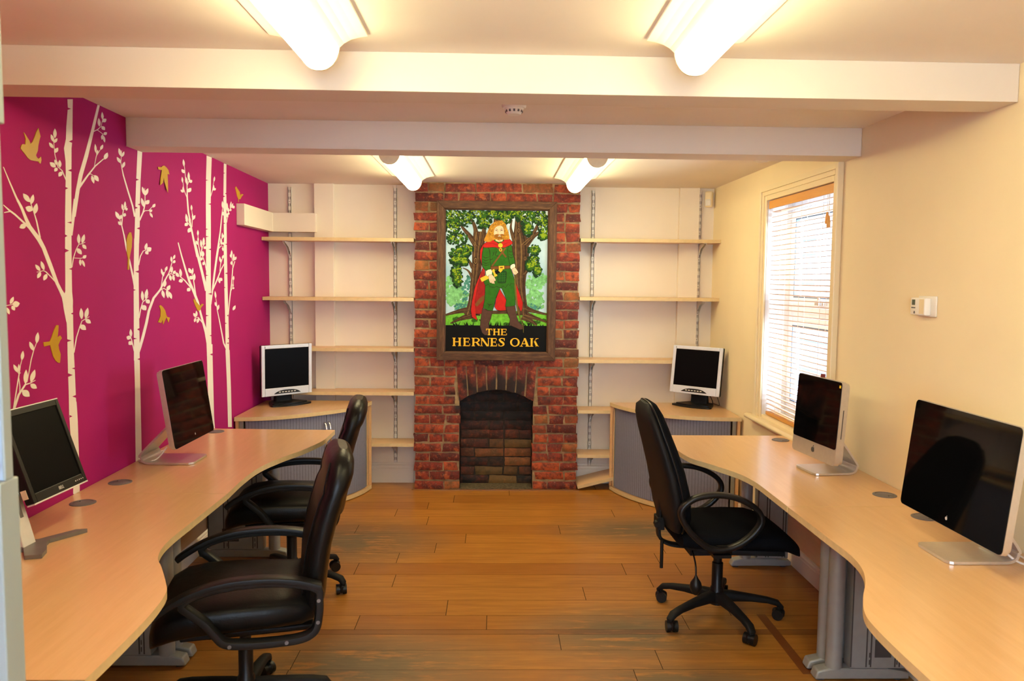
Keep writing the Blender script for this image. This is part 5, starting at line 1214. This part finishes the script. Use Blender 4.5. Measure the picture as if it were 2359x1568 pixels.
# ---------------------------------------------------------------- screens
MX=Matrix(((1,0,0,0),(0,0,1,0),(0,1,0,0),(0,0,0,1)))   # prism's z becomes local y (depth)
def rrect(w,h,r,n=6,cx=0,cz=0):
    out=[]
    for sx,sz,a0 in ((1,1,0),(-1,1,90),(-1,-1,180),(1,-1,270)):
        for i in range(n+1):
            a=R(a0+90*i/n); out.append((cx+sx*(w/2-r)+r*math.cos(a),cz+sz*(h/2-r)+r*math.sin(a)))
    return out
def PM(z,tilt): return Matrix.Translation((0,0,z))@Matrix.Rotation(-tilt,4,'X')
def apple_mark(mb,cx,cz,s,M,y):
    n=20; pts=[]
    for i in range(n):
        a=2*math.pi*i/n; r=1+.07*math.cos(2*a)*-1
        x=math.sin(a)*.92*r; z=math.cos(a)*r
        if abs(x)<.25 and z>0: z-=.16
        if abs(x)<.2 and z<0: z+=.07
        if x>.55 and abs(z-.12)<.45: x-=.28*(1-abs(z-.12)/.45)
        pts.append((cx+x*s,cz+z*s))
    mb.prism(pts,y-.0008,y,0,M@MX)
    mb.prism([(cx+.02*s,cz+1.02*s),(cx+.10*s,cz+1.38*s),(cx+.42*s,cz+1.62*s),(cx+.40*s,cz+1.28*s),(cx+.2*s,cz+1.05*s)],y-.0008,y,0,M@MX)
def alu_screen(name,C,ya,tilt,w,h,th,chin,ff,fb_,fw,label,cat,mark,foot_dx=0,zs=.73):
    rt=empty(name,(C[0],C[1],zs),R(ya),label,cat); M=PM(C[2]-zs,R(tilt)); r=.016 if not chin else .02
    mb=MB(); mb.prism(rrect(w,h,r),.0025,th*.6,0,M@MX,True); mb.prism(rrect(w*.97,h*.97,r),th*.6,th,0,M@MX,True)
    mb.build('housing',ALU,rt,bevel=.002)
    mb=MB()
    if chin: mb.prism(rrect(w*.985,h-chin,.012,6,0,chin/2-.002),0,.0026,0,M@MX)
    else: mb.prism(rrect(w-.003,h-.003,r),0,.0026,0,M@MX)
    mb.build('screen',GLASSY,rt)
    mb=MB(); apple_mark(mb,0,-h/2+(chin*.5 if chin else .028),mark,M,0.0018 if chin else -.0002)
    mb.build('logo',[SLOT if chin else plain('pale_mark',(.45,.45,.47),.4)],rt)
    # bent plate stand
    zb=C[2]-zs-h*.13; yb=th*.9+ (zb-(C[2]-zs))*math.tan(R(tilt))
    path=[(foot_dx,ff,.006),(foot_dx,ff+.05,.006),(foot_dx,fb_-.06,.006),(foot_dx,fb_-.03,.007),(foot_dx,fb_-.008,.016),(foot_dx,fb_,.035),(foot_dx,fb_-.004,.055),(foot_dx,yb+.02,zb-.02),(foot_dx,yb-.006,zb+.03)]
    path=spline(path,4); k=len(path)
    mb=MB(); sc=[]
    rs=[]
    # plate with rounded front corners
    for i,(x,y,z) in enumerate(path):
        a=path[max(i-1,0)];b=path[min(i+1,k-1)]; t=Vector((0,b[1]-a[1],b[2]-a[2])).normalized(); n=Vector((0,-t.z,t.y)); d=(Vector((0,y,z))-Vector((0,ff,.006))).length
        hw=fw/2-(.022-math.sqrt(max(0,.022**2-(.022-d)**2)) if d<.022 else 0)
        if y>fb_-.06 or z>.03: hw=fw/2*(1-.12*min(1,z/.2))
        p=Vector((x,y,z)); rs.append([tuple(p+Vector((-hw,0,0))-n*.0045),tuple(p+Vector((hw,0,0))-n*.0045),tuple(p+Vector((hw,0,0))+n*.0045),tuple(p+Vector((-hw,0,0))+n*.0045)])
    mb.rings(rs,0,False,True); mb.build('stand',ALU,rt,bevel=.0015)
    return rt,M
r_,M_=alu_screen('computer_screen',(-1.454,3.729,1.010),89.66,8.4,.475,.362,.030,0,-.045,.195,.20,'glossy black aluminium framed screen on the far left desk, reflecting bricks and shelves','computer screen',.0045,.0)
alu_screen('computer_screen',(1.490,2.467,1.005),-89.5,6.6,.562,.381,.032,0,-.075,.150,.19,'large glossy black aluminium framed screen on the near right desk','computer screen',.006,.02)
r1,M1=alu_screen('all_in_one_computer',(1.502,3.600,.977),-83.4,3.8,.387,.379,.042,.076,-.062,.145,.19,'aluminium all in one computer with pale chin under the window on the far right desk','computer',.013,.03)
mb=MB(); mb.prism(rrect(.012,.012,.001,3,.181,.168),-.0012,0,0,M1@MX); mb.build('sticker',YELL,r1)
mb=MB(); mb.box((.1934,.018,-.065),(.1942,.022,.065),0,M1); mb.build('disc_slot',SLOT,r1)
mb=MB(); mb.box((-.013,.012,.1890),(-.002,.03,.205),0,M1); mb.build('clip',plain('dark_red_clip',(.20,.03,.03),.5),r1)
# tilted black monitor on silver stand
dm=empty('computer_monitor',(-1.511,2.60,.73),R(87.7),'tilted black monitor on a silver forked stand on the near left desk','monitor')
Md=Matrix.Translation((0.035,0,1.023-.73))@Matrix.Rotation(-R(18.6),4,'X'); w,h=.302,.307
mb=MB(); mb.prism(rrect(w,h,.006),.006,.028,0,Md@MX); mb.prism(rrect(w*.86,h*.8,.02),.028,.052,0,Md@MX); mb.build('housing',BLACKM,dm,bevel=.003)
mb=MB()
for a,b in (((-w/2,0,-h/2),(-w/2+.018,.008,h/2)),((w/2-.018,0,-h/2),(w/2,.008,h/2)),((-w/2+.018,0,h/2-.02),(w/2-.018,.008,h/2)),((-w/2+.018,0,-h/2),(w/2-.018,.008,-h/2+.03))): mb.box(a,b,0,Md)
mb.build('bezel',BLACK,dm,bevel=.002)
mb=MB(); mb.box((-w/2-.0005,-.0005,-h/2-.005),(w/2+.0005,.026,-h/2-.0002),0,Md); mb.build('silver_edge',ALUP,dm,bevel=.001)
mb=MB(); mb.box((-w/2-.0005,.0,h/2),(w/2+.0005,.026,h/2+.004),0,Md); mb.build('silver_edge',ALUP,dm,bevel=.001)
mb=MB(); mb.box((-w/2+.018,.004,-h/2+.03),(w/2-.018,.007,h/2-.02),0,Md); mb.build('screen',SCREEN,dm)
mb=MB()
for i in range(5): mb.cyl(Md@Vector((.085+i*.011,-.0015,-h/2+.014)),Md@Vector((.085+i*.011,.001,-h/2+.014)),.0022,8)
mb.build('buttons',ALUP,dm)
mb=MB(); s=.0042
def ltr(x,segs):
    for (a,b,c_,d) in segs: mb.box((x+a*s,-.0012,-h/2+.009+b*s),(x+c_*s,.0004,-h/2+.009+d*s),0,Md)
ltr(-.012,[(0,0,.35,2.6),(0,0,1.1,.4),(0,2.2,1.1,2.6),(1,.3,1.4,2.3)]); 
ltr(-.0045,[(0,0,.35,2.6),(0,0,1.3,.4),(0,1.1,1.1,1.5),(0,2.2,1.3,2.6)]); ltr(.0025,[(0,0,.35,2.6),(0,0,1.3,.4)]); ltr(.0095,[(0,0,.35,2.6),(0,0,1.3,.4)])
mb.build('lettering',ALUP,dm)
mb=MB(); mb.box((-w/2-.002,.012,-h/2+.02),(-w/2,.03,-h/2+.05),0,Md); mb.build('side_label',plain('cream_label',(.7,.6,.45),.5),dm)
# stand: local x = +y world (far), local y = towards the wall
mb=MB(); q=[(.100,.0),(-.052,.045)]
mb.sweep([(-.105,.045,.36-.0),( -.11,.0,.11),(-.112,-.016,.02)],.055,.020,(1,0,0),8,5) if False else None
rs=[]
for (x,y,z,wd) in ((-.115,-.022,.014,.062),(-.110,-.004,.07,.060),(-.10,.028,.16,.056),(-.075,.055,.235,.056),(-.03,.065,.285,.056)):
    rs.append([(x-wd/2,y-.007,z),(x+wd/2,y-.007,z),(x+wd/2,y+.010,z+.004),(x-wd/2,y+.010,z+.004)])
mb.rings(rs,0,False,True); mb.build('stand_arm',ALUP,dm,bevel=.003)
mb=MB(); rs=[[(x-.007,y-.0085,z),(x+.007,y-.0085,z),(x+.007,y-.0065,z+.001),(x-.007,y-.0065,z+.001)] for x,y,z in ((-.107,.006,.10),(-.0985,.030,.165))]; mb.rings(rs,0,False,True); mb.build('cable_slot',GREYP,dm)
def plate(pts,z0,z1,nm_,m):
    mb=MB(); mb.prism(pts,z0,z1); return mb.build(nm_,m,dm,bevel=.003)
plate([(-.145,.06),(-.075,.06),(-.06,-.02),(-.015,-.048),(.045,-.085),(.055,-.120),(-.06,-.058),(-.085,-.065),(-.15,-.105),(-.20,-.120),(-.215,-.075),(-.15,-.03)],.0005,.0135,'base',plain('grey_base_plastic',(.16,.15,.15),.45,.2))
# two silver square monitors on the cabinets
def silver(C,ya,tilt,w,h,label,zs=.682,first=True):
    rt=empty('square_monitor',(C[0],C[1],zs),R(ya),label,'monitor','silver framed square monitors on the corner cabinets'); M=PM(C[2]-zs,R(tilt))
    b,t,s=.058,.026,.026
    mb=MB(); mb.prism(rrect(w,h,.008),.014,.030,0,M@MX); mb.prism(rrect(w*.9,h*.85,.02),.030,.060,0,M@MX); mb.build('housing',BLACKM,rt,bevel=.003)
    mb=MB()
    for a_,b_ in (((-w/2,0,-h/2),(-w/2+s,.0138,h/2)),((w/2-s,0,-h/2),(w/2,.0138,h/2)),((-w/2+s,0,h/2-t),(w/2-s,.0138,h/2)),((-w/2+s,0,-h/2),(w/2-s,.0138,-h/2+b))): mb.box(a_,b_,0,M)
    mb.build('bezel',SILV,rt,bevel=.004)
    mb=MB(); mb.box((-w/2+s,.004,-h/2+b),(w/2-s,.010,h/2-t),0,M); mb.build('screen',SCREEN,rt)
    mb=MB(); pts=[]
    for i in range(9): u=-1+i/4; pts.append((u*.098,-h/2+.024-.0*u+.020*(1-u**4)))
    pts=[(-.105,-h/2+.014)]+[(-.105+.21*i/12,-h/2+.017+.024*(1-abs(-1+2*i/12)**3.)) for i in range(13)]+[(.105,-h/2+.014)]
    mb.prism(pts,-.0015,.001,0,M@MX); bp=mb.build('button_panel',BLACK,rt)
    mb=MB()
    for i in range(6): mb.prism(rrect(.016,.0065,.003,4,-.062+i*.024,-h/2+.026),-.003,-.0015,0,M@MX)
    mb.build('button',PALEM,bp)
    mb=MB(); mb.prism([(-w/2+.022,h/2-.018),(-w/2+.032,h/2-.018),(-w/2+.027,h/2-.010)],-.0006,.001,0,M@MX); mb.build('badge',SLOT,rt)
    mb=MB(); mb.loft([((0,.075,.012),(0,1,0),.070,.028,4),((0,.075,.05),(0,1,0),.068,.022,4),((0,.07,.10),(0,1,0),.066,.018,4),((0,.06,.17),(0,1,0),.064,.016,4)],(1,0,0)); mb.build('neck',BLACKM,rt)
    mb=MB(); pl=[]
    for i in range(25):
        u=-1+i/12; pl.append((u*.155,-.065-.035*(1-u*u)))
    pl+=[(.16,-.045),(.10,.10),(.08,.135),(-.08,.135),(-.10,.10),(-.16,-.045)]
    mb.prism(pl,.0006,.012); pl2=[(x*.86,y*.8+.01) for x,y in pl]; mb.prism(pl2,.012,.02); mb.build('base',BLACK,rt,bevel=.004)
    return rt
silver((-1.523,5.74,.937),43.1,-.7,.402,.371,'silver framed square monitor on the left corner cabinet, beside the magenta wall')
silver((1.490,5.76,.951),-43.1,7.7,.4075,.357,'silver framed square monitor on the right corner cabinet, beside the cream wall')
def cable(name,pts,r,m,label):
    mb=MB(); mb.sweep(spline(pts,8),2*r,2*r,(0,0,1) if False else (.3,.2,1),10,2); return tag(mb.build(name,m),label,'cable')
cable('power_cable',[(-1.555,3.70,.80),(-1.60,3.68,.745),(-1.655,3.66,.737),(-1.695,3.72,.735),(-1.69,3.84,.735),(-1.66,3.93,.735)],.0035,CORD,'white cable looping behind the aluminium screen on the far left desk')
cable('power_cable',[(1.585,2.42,.80),(1.63,2.36,.745),(1.672,2.34,.735),(1.69,2.42,.735),(1.69,2.62,.735),(1.65,2.80,.736),(1.625,2.85,.737)],.0035,CORD,'white cable behind the large screen on the near right desk')
cable('monitor_cable',[(1.590,5.845,.80),(1.625,5.84,.75),(1.645,5.83,.70),(1.64,5.86,.687),(1.60,5.90,.687)],.003,DARKC,'black cable hanging behind the right silver monitor')
cable('monitor_cable',[(1.62,5.81,.82),(1.655,5.77,.76),(1.672,5.75,.70),(1.674,5.78,.686),(1.66,5.89,.686)],.002,DARKC,'thin dark cable beside the cream wall behind the right silver monitor')
# ---------------------------------------------------------------- chairs
def star_base(ch,a0,r=.295):
    for k in range(5):
        a=a0+k*2*math.pi/5; c_,s_=math.cos(a),math.sin(a); u=(-s_,c_,0)
        P3=lambda d,z:(c_*d,s_*d,z)
        mb=MB(); mb.loft([(P3(.02,.105),(0,0,1),.030,.030,3),(P3(.07,.108),(0,0,1),.027,.024,3),(P3(.16,.102),(0,0,1),.023,.017,3),(P3(.24,.092),(0,0,1),.020,.014,3),(P3(.285,.080),(c_*.5,s_*.5,.85),.020,.014,3),(P3(r+.005,.062),(c_,s_,.2),.018,.012,3),(P3(r+.006,.052),(c_,s_,0),.014,.010,3)],u,16)
        mb.build('leg',BLACKM,ch)
        mb=MB(); M=Matrix.Translation(P3(r-.006,0))@Matrix.Rotation(a+.5*k+.6,4,'Z')
        for sx in (-.017,.017): mb.cyl((sx-.009,0,.0262),(sx+.009,0,.0262),.0257,20,0,None,M)
        pr=[]
        mb.loft([((-.013,0,.030),(0,0,1),.021,.018,3),((0,0,.032),(0,0,1),.029,.024,3),((.013,0,.030),(0,0,1),.021,.018,3)],(0,1,0),16,3,0,M)
        mb.cyl((0,0,.045),(0,0,.062),.008,10,0,None,M)
        mb.build('castor',BLACK,ch)
    mb=MB(); mb.lathe([(.001,.068),(.034,.07),(.036,.12),(.030,.15),(.026,.155),(.026,.27),(.020,.275),(.020,.345),(.001,.345)],(0,0,0),24); mb.build('gas_column',BLACK,ch)
def leather_chair(x,y,rz,label,base_rot):
    ch=empty('office_chair',(x,y,0),rz,label,'chair','black leather armchairs at the left desks')
    mb=MB()
    pf=[(-.250,.442,.150,.018),(-.240,.450,.205,.046),(-.20,.455,.228,.060),(-.10,.457,.240,.064),(.02,.460,.248,.067),(.14,.460,.252,.067),(.215,.450,.250,.066),(.262,.430,.240,.060),(.285,.405,.215,.046),(.292,.385,.17,.022)]
    mb.loft([((a,0,b),(0.0,0,1),c_,d,3.4) for a,b,c_,d in pf],(0,1,0),36); mb.build('seat',LEATHER,ch)
    mb=MB(); mb.box((-.17,-.10,.340),(.12,.10,.385)); mb.box((-.24,-.17,.372),(.20,.17,.392)); mb.build('seat_plate',BLACKM,ch,bevel=.006)
    mb=MB(); sp=[(-.232,.415,.15,.022),(-.236,.43,.195,.036),(-.242,.50,.226,.045),(-.248,.58,.236,.047),(-.262,.68,.240,.047),(-.283,.76,.240,.047),(-.305,.83,.238,.047),(-.316,.86,.236,.042),(-.326,.888,.234,.050),(-.337,.926,.222,.052),(-.344,.960,.196,.047),(-.350,.982,.150,.034),(-.352,.993,.09,.016)]
    n=len(sp); secs=[]
    for i,(a,b,c_,d) in enumerate(sp):
        p=sp[max(i-1,0)];q=sp[min(i+1,n-1)]; t=Vector((q[0]-p[0],0,q[1]-p[1])).normalized(); secs.append(((a,0,b),(t.z,0,-t.x),c_,d,3.0))
    mb.loft(secs,(0,1,0),40); bk=mb.build('backrest',LEATHER,ch)
    for s in (-1,1):
        mb=MB(); mb.sweep([(a+.006+d*.78,s*c_*.80,b) for a,b,c_,d in sp[2:-2]],.006,.006,(0,1,0),6,2); mb.build('seam',BLACK,bk)
    for s in (-1,1):
        yy=s*.272; mb=MB()
        loop=[(-.252,.560),(-.18,.585),(-.07,.597),(.05,.592),(.14,.572),(.175,.544),(.145,.512),(.105,.475),(.075,.435),(.045,.403),(-.02,.392),(-.12,.389),(-.20,.394),(-.243,.418),(-.256,.470),(-.258,.520)]
        mb.sweep(spline([(a,yy,b) for a,b in loop],5,True),.046,.028,(0,1,0),12,4,0,True)
        mb.sweep(spline([(-.262,yy,.566),(-.18,yy,.593),(-.07,yy,.606),(.05,yy,.602),(.15,yy,.576),(.225,yy,.538),(.265,yy,.510)],5),.052,.024,(0,1,0),12,4)
        mb.build('armrest',BLACK,ch)
        mb=MB()
        for bx_,bz_ in ((.03,.397),(-.15,.391),(-.252,.45),(-.255,.525)): mb.cyl((bx_,yy-s*.03,bz_),(bx_,yy+s*.0245,bz_),.0065,10)
        mb.build('bolt',GREYP,ch)
    mb=MB(); mb.cyl((.0,-.05,.352),(.02,-.27,.345),.006,10); mb.loft([((.02,-.25,.345),(0,0,1),.010,.007),((.022,-.29,.344),(0,0,1),.014,.009),((.023,-.30,.343),(0,0,1),.008,.005)],(1,0,0),12); mb.build('lever',BLACK,ch)
    star_base(ch,base_rot); return ch
leather_chair(-.905,2.79,R(180+14),'black leather high backed armchair nearest the camera, at the near left desk',R(-30))
leather_chair(-1.05,4.00,R(180+7),'black leather high backed armchair behind the nearest one, at the far left desk',R(-206))
# fabric task chair
fc=empty('office_chair',(1.07,3.63,0),R(2),'black fabric task chair with looped arms and tall back at the far right desk','chair')
mb=MB(); pf=[(-.235,.430,.15,.015),(-.225,.432,.20,.035),(-.17,.437,.225,.045),(-.05,.440,.240,.048),(.08,.442,.246,.048),(.19,.438,.244,.048),(.26,.420,.235,.046),(.305,.390,.215,.036),(.322,.365,.18,.018)]
mb.loft([((a,0,b),(0,0,1),c_,d,3.2) for a,b,c_,d in pf],(0,1,0),36); mb.build('seat',FABRIC,fc)
mb=MB(); mb.loft([((-.20,0,.405),(0,0,1),.17,.022,4),((.0,0,.392),(0,0,1),.22,.022,4),((.24,0,.378),(0,0,1),.205,.020,4)],(0,1,0),24); mb.box((-.16,-.09,.335),(.10,.09,.378)); mb.build('seat_pan',BLACKM,fc)
sp=[(-.215,.455,.13,.018),(-.218,.475,.180,.040),(-.222,.54,.215,.050),(-.232,.63,.228,.052),(-.258,.74,.226,.050),(-.290,.84,.214,.046),(-.322,.93,.194,.042),(-.342,.99,.168,.038),(-.356,1.03,.125,.030),(-.362,1.048,.070,.014)]
n=len(sp); secs=[];sh=[];pip=[]
for i,(a,b,c_,d) in enumerate(sp):
    p=sp[max(i-1,0)];q=sp[min(i+1,n-1)]; t=Vector((q[0]-p[0],0,q[1]-p[1])).normalized(); nn=(t.z,0,-t.x)
    secs.append(((a,0,b),nn,c_,d,2.8)); sh.append(((a-nn[0]*d*.62,0,b-nn[2]*d*.62),nn,c_*1.015,d*.72,2.8)); pip.append((a-nn[0]*d*.12,c_*1.0,b-nn[2]*d*.12))
mb=MB(); mb.loft(secs,(0,1,0),40); mb.build('backrest',FABRIC,fc)
mb=MB(); mb.loft(sh,(0,1,0),40); mb.build('back_shell',BLACKM,fc)
mb=MB(); mb.box((-.292,.05,.60),(-.2895,.085,.625)); mb.build('label_tag',plain('orange_red_label',(.55,.08,.02),.6),fc)
mb=MB(); pp=[(x,-y,z) for x,y,z in pip]+[(x,y,z) for x,y,z in pip[::-1]]; mb.sweep(spline(pp,4),.009,.009,(1,0,0),8,2); mb.build('piping',BLACK,fc)
mb=MB(); mb.sweep(spline([(-.285,0,.66),(-.288,0,.56),(-.292,0,.45),(-.280,0,.39),(-.22,0,.36),(-.10,0,.352)],5),.058,.016,(0,1,0),12,4); mb.box((-.305,-.038,.44),(-.27,.038,.50)); mb.build('back_bracket',BLACKM,fc,bevel=.004)
mb=MB(); mb.cyl((-.285,-.05,.40),(-.285,-.05,.265),.008,12); mb.cyl((-.31,-.06,.475),(-.31,-.03,.475),.014,12); mb.build('height_rod',BLACK,fc)
mb=MB(); mb.sweep(spline([(-.15,-.08,.36),(-.165,-.18,.345),(-.17,-.215,.32),(-.17,-.22,.285)],5),.008,.008,(1,0,0),8,2); mb.lathe([(.006,.09),(.010,.08),(.024,.06),(.028,.04),(.022,.02),(.010,.004),(.001,0)],(-.17,-.22,.20),18); mb.build('lever',BLACK,fc)
for s in (-1,1):
    yy=s*.275; mb=MB()
    loop=[(-.262,.600),(-.215,.652),(-.14,.672),(-.05,.668),(.03,.640),(.085,.598),(.098,.550),(.065,.498),(.01,.455),(-.05,.432),(-.12,.432),(-.18,.470),(-.235,.530)]
    mb.sweep(spline([(a,yy,b) for a,b in loop],6,True),.042,.026,(0,1,0),14,3,0,True)
    mb.loft([((-.07,yy-s*.02,.405),(0,1,0),.05,.012),((-.07,yy-s*.005,.43),(0,1,0),.045,.012),((-.06,yy,.445),(0,1,0),.04,.012)],(1,0,0),14); mb.box((-.11,min(yy,yy-s*.10),.388),(-.03,max(yy,yy-s*.10),.402))
    mb.build('armrest',BLACK,fc)
star_base(fc,R(-78),.30)
# ---------------------------------------------------------------- ceiling lights
def fixture(x,y0,y1,label,proto=[None]):
    L_=y1-y0
    if proto[0] is None:
        lf=empty('ceiling_light',(x,(y0+y1)/2,ZC)); h=L_/2
        mb=MB(); mb.box((-.055,-h,-.0295),(.055,h,-.0005)); mb.build('body',WPLAST,lf,bevel=.003)
        for s in (-1,1):
            pr=[(s*.146,-.0008),(s*.146,-.007),(s*.120,-.011),(s*.096,-.018),(s*.076,-.029),(s*.062,-.042),(s*.0605,-.040),(s*.075,-.026),(s*.095,-.015),(s*.119,-.008),(s*.143,-.0008)]
            k=len(pr); mb=MB(); mb.add([(a,-h,b) for a,b in pr]+[(a,h-.015,b) for a,b in pr],[(i,(i+1)%k,k+(i+1)%k,k+i) for i in range(k)]+[list(range(k)),list(range(k,2*k))[::-1]],0,False)
            mb.build('reflector',REFL,lf)
        mb=MB(); n=20; rs=[]
        for yy in (-h+.014,h-.014): rs.append([(.0590*math.copysign(abs(math.cos(math.pi+math.pi*i/n))**.9,math.cos(math.pi+math.pi*i/n)),yy,-.034+.072*math.sin(math.pi+math.pi*i/n)) for i in range(n+1)])
        mb.rings(rs,0,True,True); mb.build('diffuser',TUBE,lf)
        for s in (-1,1):
            rs=[]
            for yy in (s*(h-.0138),s*(h-.004),s*h): 
                q=.061 if abs(yy)<h else .0595
                rs.append([(q*math.copysign(abs(math.cos(math.pi+math.pi*i/n))**.9,math.cos(math.pi+math.pi*i/n)),yy,-.033+(q+.0135)*math.sin(math.pi+math.pi*i/n)) for i in range(n+1)])
            mb=MB(); mb.rings(rs,0,True,True); mb.build('end_cap',plain('cream_end_cap',(.80,.74,.55),.4),lf)
        proto[0]=lf
    else: lf=copy_tree(proto[0])
    lf.location=(x,(y0+y1)/2,ZC); return tag(lf,label,'ceiling light','winged tube lights on the ceiling')
fixture(-.535,1.175,2.425,'lit tube light in front of the near beam, towards the magenta wall')
fixture(.595,1.175,2.425,'lit tube light in front of the near beam, towards the cream wall')
fixture(-.584,4.315,5.565,'lit tube light beyond both beams, left of the pub sign')
fixture(.552,4.335,5.60,'lit tube light beyond both beams, right of the pub sign')
# ---------------------------------------------------------------- small fittings
sd=empty('smoke_detector',(.069,3.28,ZC),0,'white smoke detector on the ceiling between the beams','smoke detector')
mb=MB(); mb.lathe([(.001,-.0006),(.050,-.0006),(.050,-.018),(.046,-.024),(.001,-.024)],(0,0,0),32); mb.build('base',WPLAST,sd)
mb=MB(); mb.lathe([(.001,-.0242),(.040,-.0242),(.038,-.030),(.030,-.046),(.026,-.050),(.001,-.050)],(0,0,0),32)
for k in range(12):
    a=k*math.pi/6; M=Matrix.Rotation(a,4,'Z'); mb.box((.0335,-.004,-.042),(.0365,.004,-.030),1,M)
mb.build('chamber',[WPLAST,GREYP],sd)
ps=empty('motion_sensor',(1.662,6.119,2.245),R(-38),'cream motion sensor high in the corner by the cream wall','motion sensor')
mb=MB(); mb.rbox((-.030,-.045,-.062),(.030,-.005,.062),.014); mb.build('body',TRIM,ps)
mb=MB(); mb.box((-.018,-.0475,-.005),(.018,-.0445,.0)); mb.rbox((-.022,-.049,-.050),(.022,-.040,-.006),.008); mb.build('lens',PALEM,ps)
th=empty('thermostat',(XR(3.1),3.10,1.515),R(-90),'white thermostat with small dark display on the cream wall','thermostat')
mb=MB(); mb.rbox((-.068,-.008,-.041),(.060,-.0005,.041),.003); mb.v=[(x+.018,y,z) for x,y,z in mb.v]; mb.build('back_plate',WPLAST,th)
mb=MB(); mb.rbox((-.062,-.034,-.036),(.046,-.008,.034),.005); mb.box((.006,-.0345,-.030),(.040,-.0338,.028),1); mb.build('body',[WPLAST,TRIM],th)
mb=MB(); mb.box((-.048,-.0352,.004),(-.026,-.034,.026)); mb.build('display',plain('lcd_grey',(.10,.12,.10),.2),th)
mb=MB()
for i in range(3): mb.box((-.050+i*.010,-.036,-.009),(-.043+i*.010,-.034,-.004))
mb.box((-.032,-.036,-.030),(-.024,-.034,-.024)); mb.box((-.0305,-.036,-.024),(-.0255,-.034,-.020)); mb.build('button',GREYP,th)
mb=MB(); mb.lathe([(.045,-.0006),(.045,-.006),(.036,-.010),(.032,-.004),(.001,-.004)],(0,0,0),28)
tag(mb.build('downlight',WPLAST,None,(1.578,4.70,ZC)),'small round downlight on the ceiling above the window','downlight')
# ---------------------------------------------------------------- daylight, camera
w=bpy.data.worlds.new('World'); scene.world=w; w.use_nodes=True
bg=w.node_tree.nodes['Background']; bg.inputs['Color'].default_value=(.66,.82,1,1); bg.inputs['Strength'].default_value=13.0
def portal(loc,rot,sx,sy):
    l=bpy.data.lights.new('window_portal','AREA'); l.shape='RECTANGLE'; l.size=sx; l.size_y=sy; l.cycles.is_portal=True
    o=bpy.data.objects.new('window_portal',l); o.location=loc; o.rotation_euler=rot; col.objects.link(o)
portal((XR(4.45)+.23,4.453,1.44),(R(90),0,R(90)),.95,1.34)
portal((0,YF-.21,1.43),(R(90),0,R(180)),1.48,1.44)
cam=bpy.data.cameras.new('camera'); cam.sensor_width=36; cam.lens=1803.3/2359*36; cam.clip_start=.05
co=bpy.data.objects.new('camera',cam); col.objects.link(co); scene.camera=co
pi_,ro_,ya_=.0757,.0093,.0212
fw=Vector((math.sin(ya_)*math.cos(pi_),math.cos(ya_)*math.cos(pi_),-math.sin(pi_))); rt=Vector((math.cos(ya_),-math.sin(ya_),0)); up=rt.cross(fw)
r2=rt*math.cos(ro_)+up*math.sin(ro_); u2=up*math.cos(ro_)-rt*math.sin(ro_)
co.matrix_world=frame_mat((0,0,1.6),r2,u2,-fw)
cam.dof.use_dof=True; cam.dof.focus_distance=5.0; cam.dof.aperture_fstop=8.0
vs=scene.view_settings; vs.view_transform='Standard'; vs.look='None'; vs.gamma=1; vs.use_curve_mapping=False; vs.exposure=.66
scene.cycles.max_bounces=10; scene.cycles.diffuse_bounces=6; scene.cycles.transparent_max_bounces=12; scene.cycles.sample_clamp_indirect=6; scene.cycles.use_denoising=True
